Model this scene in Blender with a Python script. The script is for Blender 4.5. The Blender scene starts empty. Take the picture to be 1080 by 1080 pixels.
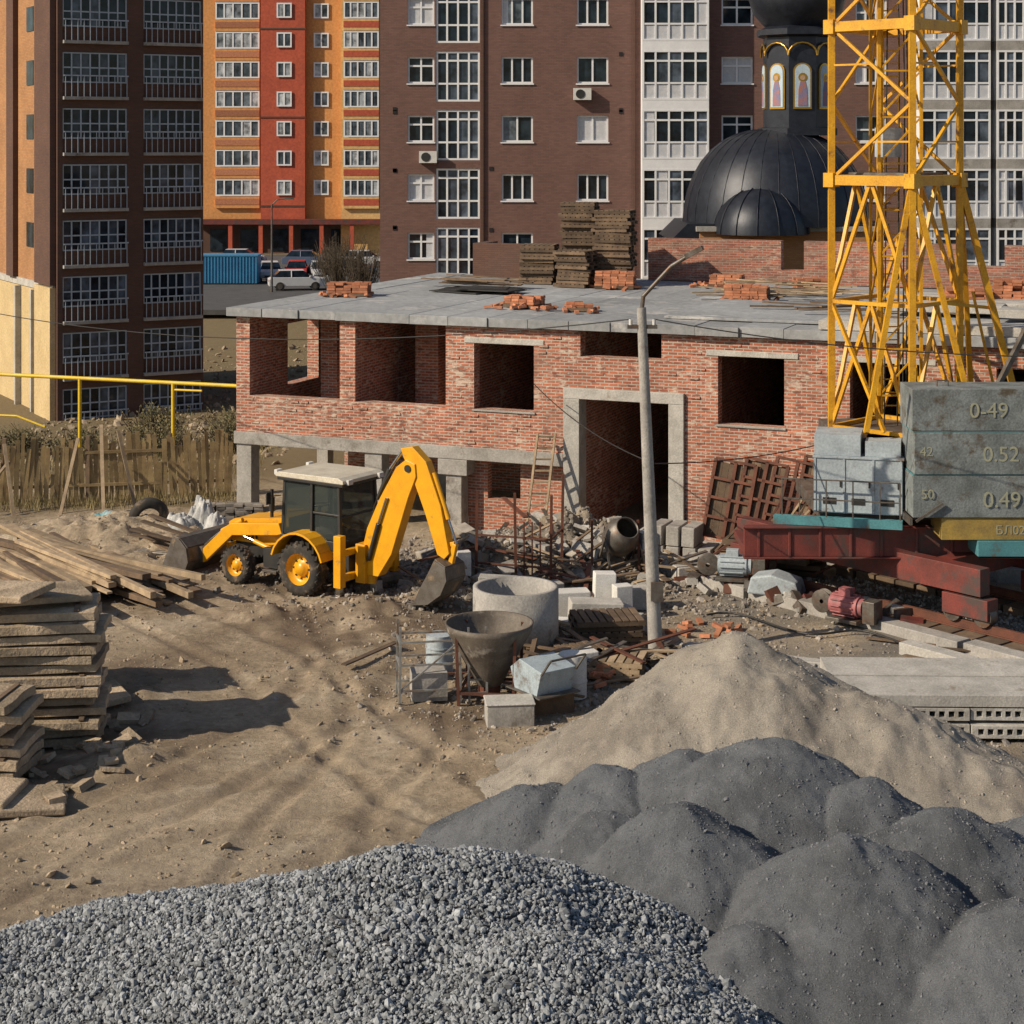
import bpy, math, random
import numpy as np
from mathutils import Matrix, Vector
random.seed(7); rng=np.random.default_rng(7)
R=random.uniform
# ---------------------------------------------------------------- noise
TAB=rng.random((256,256))
def vn(x,y,s=0):
    x=np.asarray(x,float)+s*17.3; y=np.asarray(y,float)+s*9.1
    ix=np.floor(x).astype(int); iy=np.floor(y).astype(int); fx=x-ix; fy=y-iy
    fx=fx*fx*(3-2*fx); fy=fy*fy*(3-2*fy)
    g=lambda a,b:TAB[a&255,b&255]
    return (g(ix,iy)*(1-fx)+g(ix+1,iy)*fx)*(1-fy)+(g(ix,iy+1)*(1-fx)+g(ix+1,iy+1)*fx)*fy-.5
def fbm(x,y,sc,o=4,s=0):
    t=0;a=1.
    for i in range(o):
        t=t+a*vn(np.asarray(x)*sc,np.asarray(y)*sc,s+i); a*=.5; sc*=2.03
    return t
def sst(a,b,x):
    t=np.clip((x-a)/(b-a),0,1); return t*t*(3-2*t)
# ---------------------------------------------------------------- materials
def newmat(name):
    m=bpy.data.materials.new(name); m.use_nodes=True
    nt=m.node_tree; nt.nodes.clear()
    o=nt.nodes.new('ShaderNodeOutputMaterial'); b=nt.nodes.new('ShaderNodeBsdfPrincipled')
    nt.links.new(b.outputs[0],o.inputs[0]); return m,nt,b
def ramp(nt,fac,stops):
    r=nt.nodes.new('ShaderNodeValToRGB'); e=r.color_ramp.elements
    e[0].position,e[0].color=stops[0][0],(*stops[0][1],1)
    e[1].position,e[1].color=stops[-1][0],(*stops[-1][1],1)
    for p,c in stops[1:-1]:
        n=e.new(p); n.color=(*c,1)
    nt.links.new(fac,r.inputs[0]); return r.outputs[0]
def noise(nt,vec,sc,det=4,rough=.6):
    n=nt.nodes.new('ShaderNodeTexNoise'); n.inputs['Scale'].default_value=sc; n.inputs['Detail'].default_value=det
    n.inputs['Roughness'].default_value=rough
    nt.links.new(vec,n.inputs['Vector']); return n.outputs[0]
def mix(nt,a,b,fac,mode='MIX'):
    n=nt.nodes.new('ShaderNodeMix'); n.data_type='RGBA'; n.blend_type=mode
    def put(s,v):
        if hasattr(v,'is_linked') or hasattr(v,'links'): nt.links.new(v,s)
        elif isinstance(v,(int,float)): s.default_value=v
        else: s.default_value=(*v,1)
    put(n.inputs[0],fac); put(n.inputs[6],a); put(n.inputs[7],b); return n.outputs[2]
def G(v): return (v,v,v)
def bumpn(nt,b,h,dist,st=1.):
    n=nt.nodes.new('ShaderNodeBump'); n.inputs['Distance'].default_value=dist; n.inputs['Strength'].default_value=st
    nt.links.new(h,n.inputs['Height']); nt.links.new(n.outputs[0],b.inputs['Normal']); return n
def M(name,c1,c2=None,sc=2.,rough=.85,bump=.0,bsc=25,metal=0,island=0,fine=.25,dirt=None,dsc=1.2,dth=.55,spec=.5):
    m,nt,b=newmat(name); c2=c2 or tuple(x*.7 for x in c1)
    tc=nt.nodes.new('ShaderNodeTexCoord').outputs['Object']
    col=ramp(nt,noise(nt,tc,sc),[(.35,c1),(.68,c2)])
    f=ramp(nt,noise(nt,tc,sc*14,3),[(.3,G(1-fine)),(.7,G(1+fine*.3))])
    col=mix(nt,col,f,1.,'MULTIPLY')
    if dirt:
        d=ramp(nt,noise(nt,tc,dsc,6,.7),[(dth,G(0)),(dth+.12,G(1))])
        col=mix(nt,col,dirt,d)
    if island:
        g=nt.nodes.new('ShaderNodeNewGeometry').outputs['Random Per Island']
        col=mix(nt,col,ramp(nt,g,[(0,G(1-island)),(1,G(1+island*.6))]),1.,'MULTIPLY')
    nt.links.new(col,b.inputs['Base Color'])
    b.inputs['Roughness'].default_value=rough; b.inputs['Metallic'].default_value=metal
    b.inputs['Specular IOR Level'].default_value=spec
    if bump: bumpn(nt,b,noise(nt,tc,bsc,4),bump)
    return m
def brick(name,c1,c2,mortar,bw=.26,rh=.085,ms=.012,patch=None,pth=.52,blot=.35,stain=None):
    m,nt,b=newmat(name)
    uv=nt.nodes.new('ShaderNodeTexCoord'); 
    t=nt.nodes.new('ShaderNodeTexBrick'); t.inputs['Scale'].default_value=1
    t.inputs['Brick Width'].default_value=bw; t.inputs['Row Height'].default_value=rh; t.inputs['Mortar Size'].default_value=ms
    t.inputs['Mortar Smooth'].default_value=.3; t.inputs['Bias'].default_value=-.05
    t.inputs['Color1'].default_value=(*c1,1); t.inputs['Color2'].default_value=(*c2,1); t.inputs['Mortar'].default_value=(*mortar,1)
    nt.links.new(uv.outputs['UV'],t.inputs['Vector'])
    col=t.outputs['Color']; o=uv.outputs['Object']
    col=mix(nt,col,ramp(nt,noise(nt,o,.5,5),[(.3,G(1-blot)),(.7,G(1.1))]),1.,'MULTIPLY')
    if patch:
        mp=nt.nodes.new('ShaderNodeMapping'); mp.inputs['Scale'].default_value=(4,12,1); nt.links.new(uv.outputs['UV'],mp.inputs[0])
        n1=noise(nt,mp.outputs[0],.95,2); n2=noise(nt,o,.8,5,.7)
        ad=nt.nodes.new('ShaderNodeMath'); ad.operation='ADD'; nt.links.new(n1,ad.inputs[0]); nt.links.new(n2,ad.inputs[1])
        ad2=nt.nodes.new('ShaderNodeMath'); ad2.operation='MULTIPLY'; nt.links.new(ad.outputs[0],ad2.inputs[0]); ad2.inputs[1].default_value=.5
        col=mix(nt,col,patch,ramp(nt,ad2.outputs[0],[(pth,G(0)),(pth+.07,G(.8))]))
        dk=noise(nt,mp.outputs[0],.7,2); col=mix(nt,col,(.14,.055,.04),ramp(nt,dk,[(.55,G(0)),(.65,G(.7))]))
    if stain: col=mix(nt,col,stain,ramp(nt,noise(nt,o,.35,6,.7),[(.53,G(0)),(.68,G(.7))]))
    nt.links.new(col,b.inputs['Base Color']); b.inputs['Roughness'].default_value=.9
    bumpn(nt,b,t.outputs['Fac'],-.012,.7)
    return m
def glassmat(name,c,rough=.06,var=.5,curt=None,thr=.6):
    m,nt,b=newmat(name)
    g=nt.nodes.new('ShaderNodeNewGeometry').outputs['Random Per Island']
    st=[(0,c),(.6,tuple(x*(1+var) for x in c))]
    if curt: st=[(0,c),(thr,tuple(x*1.6 for x in c)),(thr+.12,curt),(1,tuple(x*1.3 for x in curt))]
    col=ramp(nt,g,st)
    tc=nt.nodes.new('ShaderNodeTexCoord').outputs['Object']
    col=mix(nt,col,ramp(nt,noise(nt,tc,1.3,3),[(.35,G(.3)),(.65,G(1.4))]),1.,'MULTIPLY')
    nt.links.new(col,b.inputs['Base Color']); b.inputs['Roughness'].default_value=rough
    b.inputs['Specular IOR Level'].default_value=.35
    bumpn(nt,b,noise(nt,tc,.8,2),.02,.4)
    return m
mConc=M('concrete',(.42,.40,.37),(.27,.255,.235),1.5,.9,.01,20,dirt=(.14,.12,.10),dth=.57)
mConcL=M('concrete_light',(.52,.50,.46),(.37,.355,.325),1.8,.9,.01,20,island=.15,dirt=(.24,.21,.17),dsc=1.5,dth=.58)
mSlabTan=M('old_concrete_slab',(.52,.41,.29),(.32,.25,.17),1.6,.95,.03,14,island=.3,dirt=(.22,.165,.11),dth=.55)
mRoof=M('roof_screed',(.36,.375,.39),(.235,.245,.255),.35,.9,.01,8,dirt=(.50,.49,.47),dsc=.7,dth=.55,island=.16)
mBrick=brick('red_brick_masonry',(.52,.17,.09),(.33,.10,.058),(.50,.43,.36),ms=.015,patch=(.58,.48,.39),pth=.532,stain=(.24,.15,.11))
mBrickP=brick('parapet_brick',(.42,.15,.09),(.27,.09,.058),(.34,.29,.24),ms=.013,patch=(.46,.38,.31),pth=.56,stain=(.18,.12,.09))
mBrickB=brick('brown_clinker',(.195,.102,.082),(.152,.079,.064),(.12,.08,.07),.25,.075,.008,blot=.12)
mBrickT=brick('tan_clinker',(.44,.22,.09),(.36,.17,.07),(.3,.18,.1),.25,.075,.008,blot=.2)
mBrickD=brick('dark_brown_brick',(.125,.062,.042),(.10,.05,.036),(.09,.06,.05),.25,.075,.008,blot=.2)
mBeige=M('beige_plaster',(.60,.46,.25),(.52,.39,.2),.8,.9)
mRed=M('red_facade',(.50,.10,.05),(.42,.085,.045),.3,.9)
mOra=M('orange_facade',(.68,.32,.11),(.60,.27,.09),.3,.9)
mYelF=M('yellow_facade',(.72,.46,.19),(.64,.38,.15),.3,.9)
mWhite=M('white_frame',(.80,.81,.82),(.72,.73,.75),2,.5,fine=.08)
mShut=M('pale_blind',(.62,.63,.66),(.5,.52,.56),6,.6)
mGlass=glassmat('window_glass',(.014,.022,.030),curt=(.14,.17,.20),thr=.66)
mGlassB=glassmat('balcony_glass',(.010,.017,.026),curt=(.07,.09,.12))
mGlassO=glassmat('far_glass',(.06,.075,.09),rough=.3,curt=(.34,.36,.38))
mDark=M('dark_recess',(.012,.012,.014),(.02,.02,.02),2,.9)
mBlackRoof=M('black_tile_dome',(.014,.017,.027),(.026,.032,.046),3,.42,.006,30,metal=.3)
mGold=M('gold_trim',(.6,.36,.08),(.5,.3,.06),3,.3,metal=.9)
mYel=M('yellow_paint',(.80,.39,.010),(.70,.32,.010),3,.35,.001,30,dirt=(.32,.19,.07),dsc=2.6,dth=.6,fine=.12)
mYelC=M('crane_yellow',(.74,.39,.018),(.58,.28,.016),2,.45,.002,30,dirt=(.17,.08,.04),dsc=2.5,dth=.57)
mPipe=M('yellow_gas_pipe',(.75,.52,.03),(.65,.44,.03),2,.5)
mTyre=M('tyre_rubber',(.025,.024,.022),(.07,.058,.045),3,.9,dirt=(.19,.14,.095),dsc=3,dth=.54)
mSteel=M('worn_steel',(.20,.185,.165),(.10,.08,.065),4,.5,.004,20,metal=.5,dirt=(.16,.09,.055),dsc=3,dth=.54)
mTres=M('galvanised_tube',(.36,.37,.36),(.22,.21,.19),4,.5,.002,20,metal=.3,dirt=(.2,.12,.07),dsc=4,dth=.52)
mBuck=M('bucket_steel',(.16,.145,.13),(.09,.075,.06),4,.6,.004,20,metal=.3,dirt=(.30,.22,.14),dsc=2,dth=.55)
mChrome=M('hydraulic_rod',(.6,.6,.6),(.5,.5,.5),3,.2,metal=1)
mBlack=M('black_plastic',(.02,.02,.02),(.035,.033,.03),3,.5)
mCab=M('cream_roof',(.66,.61,.50),(.52,.47,.38),3,.5)
mRust=M('rusty_steel',(.16,.055,.03),(.09,.035,.022),3,.8,.005,30,island=.2)
mRedO=M('red_oxide_paint',(.20,.042,.032),(.11,.028,.023),2,.6,.003,20,dirt=(.07,.045,.04),dsc=1.5,dth=.5)
mBlueG=M('bluegrey_paint',(.42,.48,.52),(.31,.36,.40),1.5,.6,.003,12,dirt=(.15,.11,.09),dsc=2.5,dth=.57)
mTeal=M('teal_paint',(.09,.28,.31),(.06,.19,.22),2,.6,dirt=(.12,.09,.06),dsc=2)
mBallast=M('ballast_concrete',(.24,.27,.275),(.12,.135,.135),1.6,.85,.01,14,dirt=(.085,.07,.05),dsc=1.8,dth=.54,fine=.35)
mWood=M('weathered_wood',(.44,.33,.21),(.27,.20,.13),3,.9,.004,30,island=.4)
mWoodD=M('dark_timber',(.20,.135,.085),(.11,.075,.05),3,.9,.004,30,island=.45)
mFence=M('fence_boards',(.40,.29,.14),(.25,.17,.085),3,.9,.003,30,island=.45)
mBrickLoose=M('loose_brick',(.54,.23,.12),(.40,.15,.08),6,.9,.004,30,island=.4)
mPale=M('white_block',(.72,.71,.68),(.6,.59,.56),3,.9,.004,20,island=.15)
mTarp=M('white_sacks',(.58,.58,.56),(.34,.34,.33),5,.7,.02,6,dirt=(.1,.1,.1),dsc=3,dth=.58)
mBinM=M('bin_metal',(.42,.50,.55),(.3,.36,.4),3,.5,.004,12,dirt=(.16,.13,.11),dsc=3,dth=.55)
mBlueC=M('blue_metal',(.05,.26,.46),(.04,.2,.38),1,.5)
mAsph=M('asphalt',(.09,.09,.092),(.06,.06,.062),1,.9)
mLet=M('faded_lettering',(.40,.40,.27),(.24,.25,.2),7,.8,dirt=(.17,.18,.165),dsc=6,dth=.56)
mTreeB=M('bark',(.12,.09,.06),(.08,.06,.04),6,.9)
mGravelBase=M('gravel_fines',(.11,.115,.125),(.075,.078,.085),3,.95,.02,40)
mGravel=M('crushed_granite',(.33,.35,.37),(.24,.258,.275),3,.85,0,60,island=.55)
mClod=M('soil_clods',(.42,.335,.24),(.30,.235,.16),3,.95,island=.35)
mRubble=M('rubble',(.38,.345,.30),(.24,.21,.18),3,.95,0,30,island=.5)
mGrainD=M('screenings_grains',(.185,.195,.21),(.15,.158,.17),3,.95,island=.25)
mGrainS=M('sand_lumps',(.40,.365,.315),(.33,.30,.255),3,.95,island=.2)
def pile_mat(name,c1,c2,damp,grain=60,bd=.04):
    m,nt,b=newmat(name)
    tc=nt.nodes.new('ShaderNodeTexCoord').outputs['Object']
    col=ramp(nt,noise(nt,tc,1.1,6,.7),[(.35,c1),(.66,c2)])
    col=mix(nt,col,damp,ramp(nt,noise(nt,tc,.55,6,.65),[(.48,G(0)),(.62,G(.75))]))
    g=noise(nt,tc,grain,3,.85)
    col=mix(nt,col,ramp(nt,g,[(.3,G(.5)),(.7,G(1.35))]),1.,'MULTIPLY')
    nt.links.new(col,b.inputs['Base Color']); b.inputs['Roughness'].default_value=.97; b.inputs['Specular IOR Level'].default_value=.2
    bumpn(nt,b,noise(nt,tc,16,7,.88),bd,1.)
    return m
mSandP=pile_mat('pale_sand',(.42,.38,.325),(.33,.295,.25),(.26,.23,.195))
mScreen=pile_mat('stone_screenings',(.185,.197,.215),(.145,.155,.17),(.10,.107,.117))
def ground_mat():
    m,nt,b=newmat('site_ground')
    tc=nt.nodes.new('ShaderNodeTexCoord').outputs['Object']
    col=ramp(nt,noise(nt,tc,.25,6,.65),[(.3,(.55,.445,.32)),(.48,(.45,.36,.255)),(.68,(.29,.225,.155))])
    col=mix(nt,col,(.60,.51,.39),ramp(nt,noise(nt,tc,.55,6,.72),[(.52,G(0)),(.66,G(.7))]))
    col=mix(nt,col,(.20,.15,.10),ramp(nt,noise(nt,tc,.85,7,.78),[(.54,G(0)),(.64,G(.6))]))
    col=mix(nt,col,ramp(nt,noise(nt,tc,6,6,.8),[(.3,G(.58)),(.66,G(1.12))]),1.,'MULTIPLY')
    at=nt.nodes.new('ShaderNodeVertexColor'); at.layer_name='zone'
    sp=nt.nodes.new('ShaderNodeSeparateColor'); nt.links.new(at.outputs[0],sp.inputs[0])
    n3=noise(nt,tc,2.5,6,.82)
    col=mix(nt,col,mix(nt,(.11,.08,.055),(.24,.18,.125),n3),sp.outputs[0])
    col=mix(nt,col,mix(nt,(.14,.11,.06),(.26,.20,.12),n3),sp.outputs[1])
    col=mix(nt,col,mix(nt,(.13,.12,.105),(.30,.27,.23),n3),sp.outputs[2])
    nt.links.new(col,b.inputs['Base Color']); b.inputs['Roughness'].default_value=.97; b.inputs['Specular IOR Level'].default_value=.2
    bumpn(nt,b,noise(nt,tc,8,7,.82),.07,.9)
    return m
mGround=ground_mat()
# ---------------------------------------------------------------- mesh builder
class MB:
    def __init__(s): s.v=[];s.f=[];s.m=[];s.u=[];s.sm=[];s.mats=[];s.T=Matrix.Identity(4)
    def mi(s,mat):
        if mat not in s.mats: s.mats.append(mat)
        return s.mats.index(mat)
    def add(s,verts,faces,mat,smooth=False,T=None):
        k=len(s.v); vs=[Vector(v) for v in verts]
        Tm=s.T@T if T is not None else s.T
        for v in vs: s.v.append(Tm@v)
        i=s.mi(mat)
        for f in faces:
            a,b,c=vs[f[0]],vs[f[1]],vs[f[2]]
            n=(b-a).cross(c-a); ax,ay,az=abs(n.x),abs(n.y),abs(n.z)
            if az>ax and az>ay: uv=[(vs[j].x,vs[j].y) for j in f]
            elif ay>=ax: uv=[(vs[j].x,vs[j].z) for j in f]
            else: uv=[(vs[j].y,vs[j].z) for j in f]
            s.f.append([k+j for j in f]); s.m.append(i); s.u+=uv; s.sm.append(smooth)
    def box(s,x0,x1,y0,y1,z0,z1,mat,T=None):
        v=[(x0,y0,z0),(x1,y0,z0),(x1,y1,z0),(x0,y1,z0),(x0,y0,z1),(x1,y0,z1),(x1,y1,z1),(x0,y1,z1)]
        s.add(v,[(0,3,2,1),(4,5,6,7),(0,1,5,4),(1,2,6,5),(2,3,7,6),(3,0,4,7)],mat,T=T)
    def cbox(s,c,sz,mat,rz=0,rx=0,ry=0):
        T=Matrix.Translation(c)@Matrix.Rotation(rz,4,'Z')@Matrix.Rotation(ry,4,'Y')@Matrix.Rotation(rx,4,'X')
        a,b,d=sz[0]/2,sz[1]/2,sz[2]/2
        s.box(-a,a,-b,b,-d,d,mat,T=T)
    def beam(s,p,q,w,mat,h=None,ext=0):
        p=Vector(p);q=Vector(q);d=q-p;L=d.length
        if L<1e-5:return
        z=d/L; up=Vector((0,0,1)) if abs(z.z)<.95 else Vector((1,0,0))
        x=up.cross(z).normalized(); y=z.cross(x)
        T=Matrix(((x.x,y.x,z.x,p.x),(x.y,y.y,z.y,p.y),(x.z,y.z,z.z,p.z),(0,0,0,1)))
        h=h or w
        s.box(-w/2,w/2,-h/2,h/2,-ext,L+ext,mat,T=T)
    def cyl(s,p,q,r1,mat,r2=None,n=12,caps=True,smooth=True):
        p=Vector(p);q=Vector(q);r2=r1 if r2 is None else r2;d=(q-p).normalized()
        up=Vector((0,0,1)) if abs(d.z)<.95 else Vector((1,0,0))
        x=up.cross(d).normalized();y=d.cross(x);v=[]
        for c,r in((p,r1),(q,r2)):
            for i in range(n):
                a=2*math.pi*i/n; v.append(c+x*(r*math.cos(a))+y*(r*math.sin(a)))
        s.add(v,[(i,(i+1)%n,n+(i+1)%n,n+i) for i in range(n)],mat,smooth)
        if caps: s.add(v,[tuple(range(n-1,-1,-1)),tuple(range(n,2*n))],mat)
    def tube(s,pts,r,mat,n=8):
        for a,b in zip(pts[:-1],pts[1:]): s.cyl(a,b,r,mat,n=n)
    def lathe(s,prof,c,mat,n=24,axis='Z',a0=0,a1=2*math.pi,smooth=True):
        full=abs(a1-a0-2*math.pi)<1e-4; m=n if full else n+1; v=[]
        for r,h in prof:
            for i in range(m):
                a=a0+(a1-a0)*i/n
                if axis=='Z': v.append((c[0]+r*math.cos(a),c[1]+r*math.sin(a),c[2]+h))
                else: v.append((c[0]+r*math.cos(a),c[1]+h,c[2]+r*math.sin(a)))
        f=[]
        for j in range(len(prof)-1):
            for i in range(n):
                k=(i+1)%m; f.append((j*m+i,j*m+k,(j+1)*m+k,(j+1)*m+i))
        s.add(v,f,mat,smooth)
    def extr(s,pts,y0,y1,mat,T=None):
        n=len(pts); v=[(x,y0,z) for x,z in pts]+[(x,y1,z) for x,z in pts]
        s.add(v,[tuple(range(n)),tuple(range(2*n-1,n-1,-1))]+[(i+n,(i+1)%n+n,(i+1)%n,i) for i in range(n)],mat,T=T)
    def strip(s,pts,t,y0,y1,mat):
        for a,b in zip(pts[:-1],pts[1:]):
            d=Vector((b[0]-a[0],b[1]-a[1])).normalized(); nx,nz=-d.y*t/2,d.x*t/2
            s.extr([(a[0]+nx,a[1]+nz),(a[0]-nx,a[1]-nz),(b[0]-nx,b[1]-nz),(b[0]+nx,b[1]+nz)],y0,y1,mat)
    def wall(s,x0,x1,z0,z1,y0,y1,holes,mat):
        xs=sorted({x0,x1,*[h[0] for h in holes],*[h[1] for h in holes]}); zs=sorted({z0,z1,*[h[2] for h in holes],*[h[3] for h in holes]})
        xs=[x for x in xs if x0<=x<=x1]; zs=[z for z in zs if z0<=z<=z1]
        nx,nz=len(xs)-1,len(zs)-1
        def solid(i,j):
            if i<0 or j<0 or i>=nx or j>=nz: return False
            cx=(xs[i]+xs[i+1])/2; cz=(zs[j]+zs[j+1])/2
            return not any(h[0]<cx<h[1] and h[2]<cz<h[3] for h in holes)
        for i in range(nx):
            for j in range(nz):
                if not solid(i,j): continue
                a,b,c,d=xs[i],xs[i+1],zs[j],zs[j+1]
                s.add([(a,y0,c),(b,y0,c),(b,y0,d),(a,y0,d)],[(0,1,2,3)],mat)
                s.add([(a,y1,c),(b,y1,c),(b,y1,d),(a,y1,d)],[(3,2,1,0)],mat)
                if not solid(i-1,j): s.add([(a,y0,c),(a,y1,c),(a,y1,d),(a,y0,d)],[(3,2,1,0)],mat)
                if not solid(i+1,j): s.add([(b,y0,c),(b,y1,c),(b,y1,d),(b,y0,d)],[(0,1,2,3)],mat)
                if not solid(i,j-1): s.add([(a,y0,c),(b,y0,c),(b,y1,c),(a,y1,c)],[(3,2,1,0)],mat)
                if not solid(i,j+1): s.add([(a,y0,d),(b,y0,d),(b,y1,d),(a,y1,d)],[(0,1,2,3)],mat)
    def obj(s,name,loc=(0,0,0),rz=0,parent=None,bevel=0,rx=0,ry=0):
        me=bpy.data.meshes.new(name); me.from_pydata([tuple(v) for v in s.v],[],s.f)
        for m in s.mats: me.materials.append(m)
        me.polygons.foreach_set('material_index',s.m); me.polygons.foreach_set('use_smooth',s.sm)
        ul=me.uv_layers.new(name='UVMap'); ul.data.foreach_set('uv',np.array(s.u,dtype=np.float32).ravel())
        me.update(); o=bpy.data.objects.new(name,me); bpy.context.scene.collection.objects.link(o)
        o.location=loc; o.rotation_euler=(rx,ry,rz)
        if parent: o.parent=parent
        if bevel:
            b=o.modifiers.new('bevel','BEVEL'); b.width=bevel; b.segments=2; b.limit_method='ANGLE'; b.angle_limit=math.radians(40)
        return o
def empty(name,loc=(0,0,0),rz=0):
    e=bpy.data.objects.new(name,None); e.location=loc; e.rotation_euler=(0,0,rz)
    bpy.context.scene.collection.objects.link(e); return e
def grid_mesh(name,X,Y,Z,mat,smooth=True,zone=None):
    ny,nx=X.shape; co=np.stack([X,Y,Z],-1).reshape(-1,3)
    idx=np.arange(nx*ny).reshape(ny,nx)
    q=np.stack([idx[:-1,:-1],idx[:-1,1:],idx[1:,1:],idx[1:,:-1]],-1).reshape(-1,4)
    return raw_mesh(name,co,q,mat,smooth,zone)
def raw_mesh(name,co,faces,mat,smooth=False,zone=None):
    me=bpy.data.meshes.new(name); k=faces.shape[1]; nf=len(faces)
    me.vertices.add(len(co)); me.vertices.foreach_set('co',co.astype(np.float32).ravel())
    me.loops.add(nf*k); me.loops.foreach_set('vertex_index',faces.astype(np.int32).ravel())
    me.polygons.add(nf); me.polygons.foreach_set('loop_start',np.arange(0,nf*k,k,dtype=np.int32))
    me.polygons.foreach_set('loop_total',np.full(nf,k,dtype=np.int32))
    me.polygons.foreach_set('use_smooth',np.full(nf,smooth)); me.materials.append(mat)
    me.update(calc_edges=True); me.validate()
    if zone is not None:
        a=me.color_attributes.new('zone','FLOAT_COLOR','POINT'); a.data.foreach_set('color',zone.astype(np.float32).ravel())
    o=bpy.data.objects.new(name,me); bpy.context.scene.collection.objects.link(o); return o
ph=(1+5**.5)/2
ICO=np.array([(-1,ph,0),(1,ph,0),(-1,-ph,0),(1,-ph,0),(0,-1,ph),(0,1,ph),(0,-1,-ph),(0,1,-ph),(ph,0,-1),(ph,0,1),(-ph,0,-1),(-ph,0,1)])/math.sqrt(1+ph*ph)
ICF=np.array([(0,11,5),(0,5,1),(0,1,7),(0,7,10),(0,10,11),(1,5,9),(5,11,4),(11,10,2),(10,7,6),(7,1,8),(3,9,4),(3,4,2),(3,2,6),(3,6,8),(3,8,9),(4,9,5),(2,4,11),(6,2,10),(8,6,7),(9,8,1)])
def stones(name,P,size,mat,flat=.7,parent=None):
    N=len(P); V=ICO[None]*(1+rng.normal(0,.16,(N,12,1)))
    V=V*rng.uniform(.6,1.25,(N,1,3)); V[:,:,2]*=flat
    q=rng.normal(size=(N,4)); q/=np.linalg.norm(q,axis=1,keepdims=True); w,x,y,z=q.T
    Rm=np.stack([1-2*(y*y+z*z),2*(x*y-z*w),2*(x*z+y*w),2*(x*y+z*w),1-2*(x*x+z*z),2*(y*z-x*w),2*(x*z-y*w),2*(y*z+x*w),1-2*(x*x+y*y)],-1).reshape(N,3,3)
    V=np.einsum('nij,nkj->nki',Rm,V)*np.asarray(size)[:,None,None]/2+P[:,None,:]
    F=ICF[None]+(np.arange(N)*12)[:,None,None]
    o=raw_mesh(name,V.reshape(-1,3),F.reshape(-1,3),mat)
    if parent: o.parent=parent
    return o
# ---------------------------------------------------------------- ground
TR=[[(-9,25),(-6,30),(-3.6,35),(-3.2,39),(-4.3,43),(-6,47)],[(-3.5,24),(-3.2,29),(-2.2,33),(-2.6,37),(-3.4,41)],[(-1,30),(-3,33.5),(-5,38),(-9,43),(-12,46)],[(-8,27),(-5,29.5),(-1.5,31.5)]]
def polyd(x,y,pl):
    d=np.full(np.shape(x),1e9)
    for (ax,ay),(bx,by) in zip(pl[:-1],pl[1:]):
        dx,dy=bx-ax,by-ay; t=np.clip(((x-ax)*dx+(y-ay)*dy)/(dx*dx+dy*dy),0,1)
        d=np.minimum(d,np.hypot(x-ax-t*dx,y-ay-t*dy))
    return d
def gz(x,y):
    x=np.asarray(x,float);y=np.asarray(y,float)
    near=sst(62,50,y)*sst(-60,-20,x)*sst(60,20,x)
    rough=np.clip(.35+1.6*fbm(x,y,.22,2,71),.15,1.2)
    z=near*(fbm(x,y,.3,2,3)*.10+fbm(x,y,1.9,4,5)*.075*rough+fbm(x,y,6,2,15)*.035*rough)
    wx=x+fbm(x,y,.3,2,8)*.5
    for tr in TR:
        d=polyd(wx,y,tr)
        z=z-.045*np.exp(-((d-.85)/.17)**2)+.028*np.exp(-((d-.55)/.12)**2)+.028*np.exp(-((d-1.15)/.12)**2)
    z=z-2.0*sst(61,72,y)*sst(128,100,y)*sst(-7,-12,x)
    for cx,cy,h,r in [(.9,47.3,.85,2.4),(-1.0,46.2,.45,1.8),(-8.6,48.2,.35,2.5),(-11.5,50,.5,3),(2.6,47.6,.5,1.5),(-7.9,36.3,.28,1.3),(-6.7,32.0,.22,1.0),(-3.5,42.3,.3,1.2),(-5.6,41.6,.25,1.0),(-1.9,43.6,.35,1.0)]:
        rr=np.hypot(x-cx,y-cy)/r; z=z+h*np.exp(-rr**2*1.6)*(1+.9*fbm(x,y,2,4,11))
    return z
def gs(x,y): return float(gz(np.array([x]),np.array([y]))[0])
xa=np.concatenate([np.linspace(-900,-60,14),np.linspace(-50,-18,17),np.arange(-17,17,.09),np.linspace(18,60,20),np.linspace(80,900,14)])
ya=np.concatenate([np.linspace(-700,0,10),np.linspace(5,20,8),np.arange(21,60,.09),np.arange(60.5,80,.75),np.linspace(82,200,50),np.linspace(230,1500,14)])
X,Y=np.meshgrid(xa,ya); Z=gz(X,Y)
mud=np.clip(np.exp(-(np.hypot((X+3.8)/3.8,(Y-41.2)/2.3))**2*1.1)*1.25+np.exp(-(np.hypot((X+6)/5,(Y-46)/2.5))**2)*.7+np.exp(-(np.hypot((X-.2)/2.8,(Y-35.2)/2.4))**2)*.8+np.exp(-(np.hypot((X+8.0)/2.0,(Y-32)/3))**2)*.95+np.exp(-(np.hypot((X+7)/2.5,(Y-37.5)/1.3))**2)*.5,0,1.2)
mud=np.clip(mud*(.85+2.4*fbm(X,Y,.9,5,21)),0,1)
for tr in TR: 
    d=polyd(X+fbm(X,Y,.3,2,8)*.5,Y,tr); mud=np.maximum(mud,.45*np.exp(-((d-.85)/.22)**2)*np.clip(.5+2*fbm(X,Y,.8,3,31),0,1))
grass=np.clip(sst(56,60,Y)*1.0+.6*np.exp(-((Y-54.5)/1.2)**2)*(X<-8)*(1+2*fbm(X,Y,1.2,3,6)),0,1)
grey=np.clip(sst(2.5,4.5,X)*sst(20,30,Y)*sst(58,50,Y)*(.75+1.2*fbm(X,Y,.7,4,17)),0,1)
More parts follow.
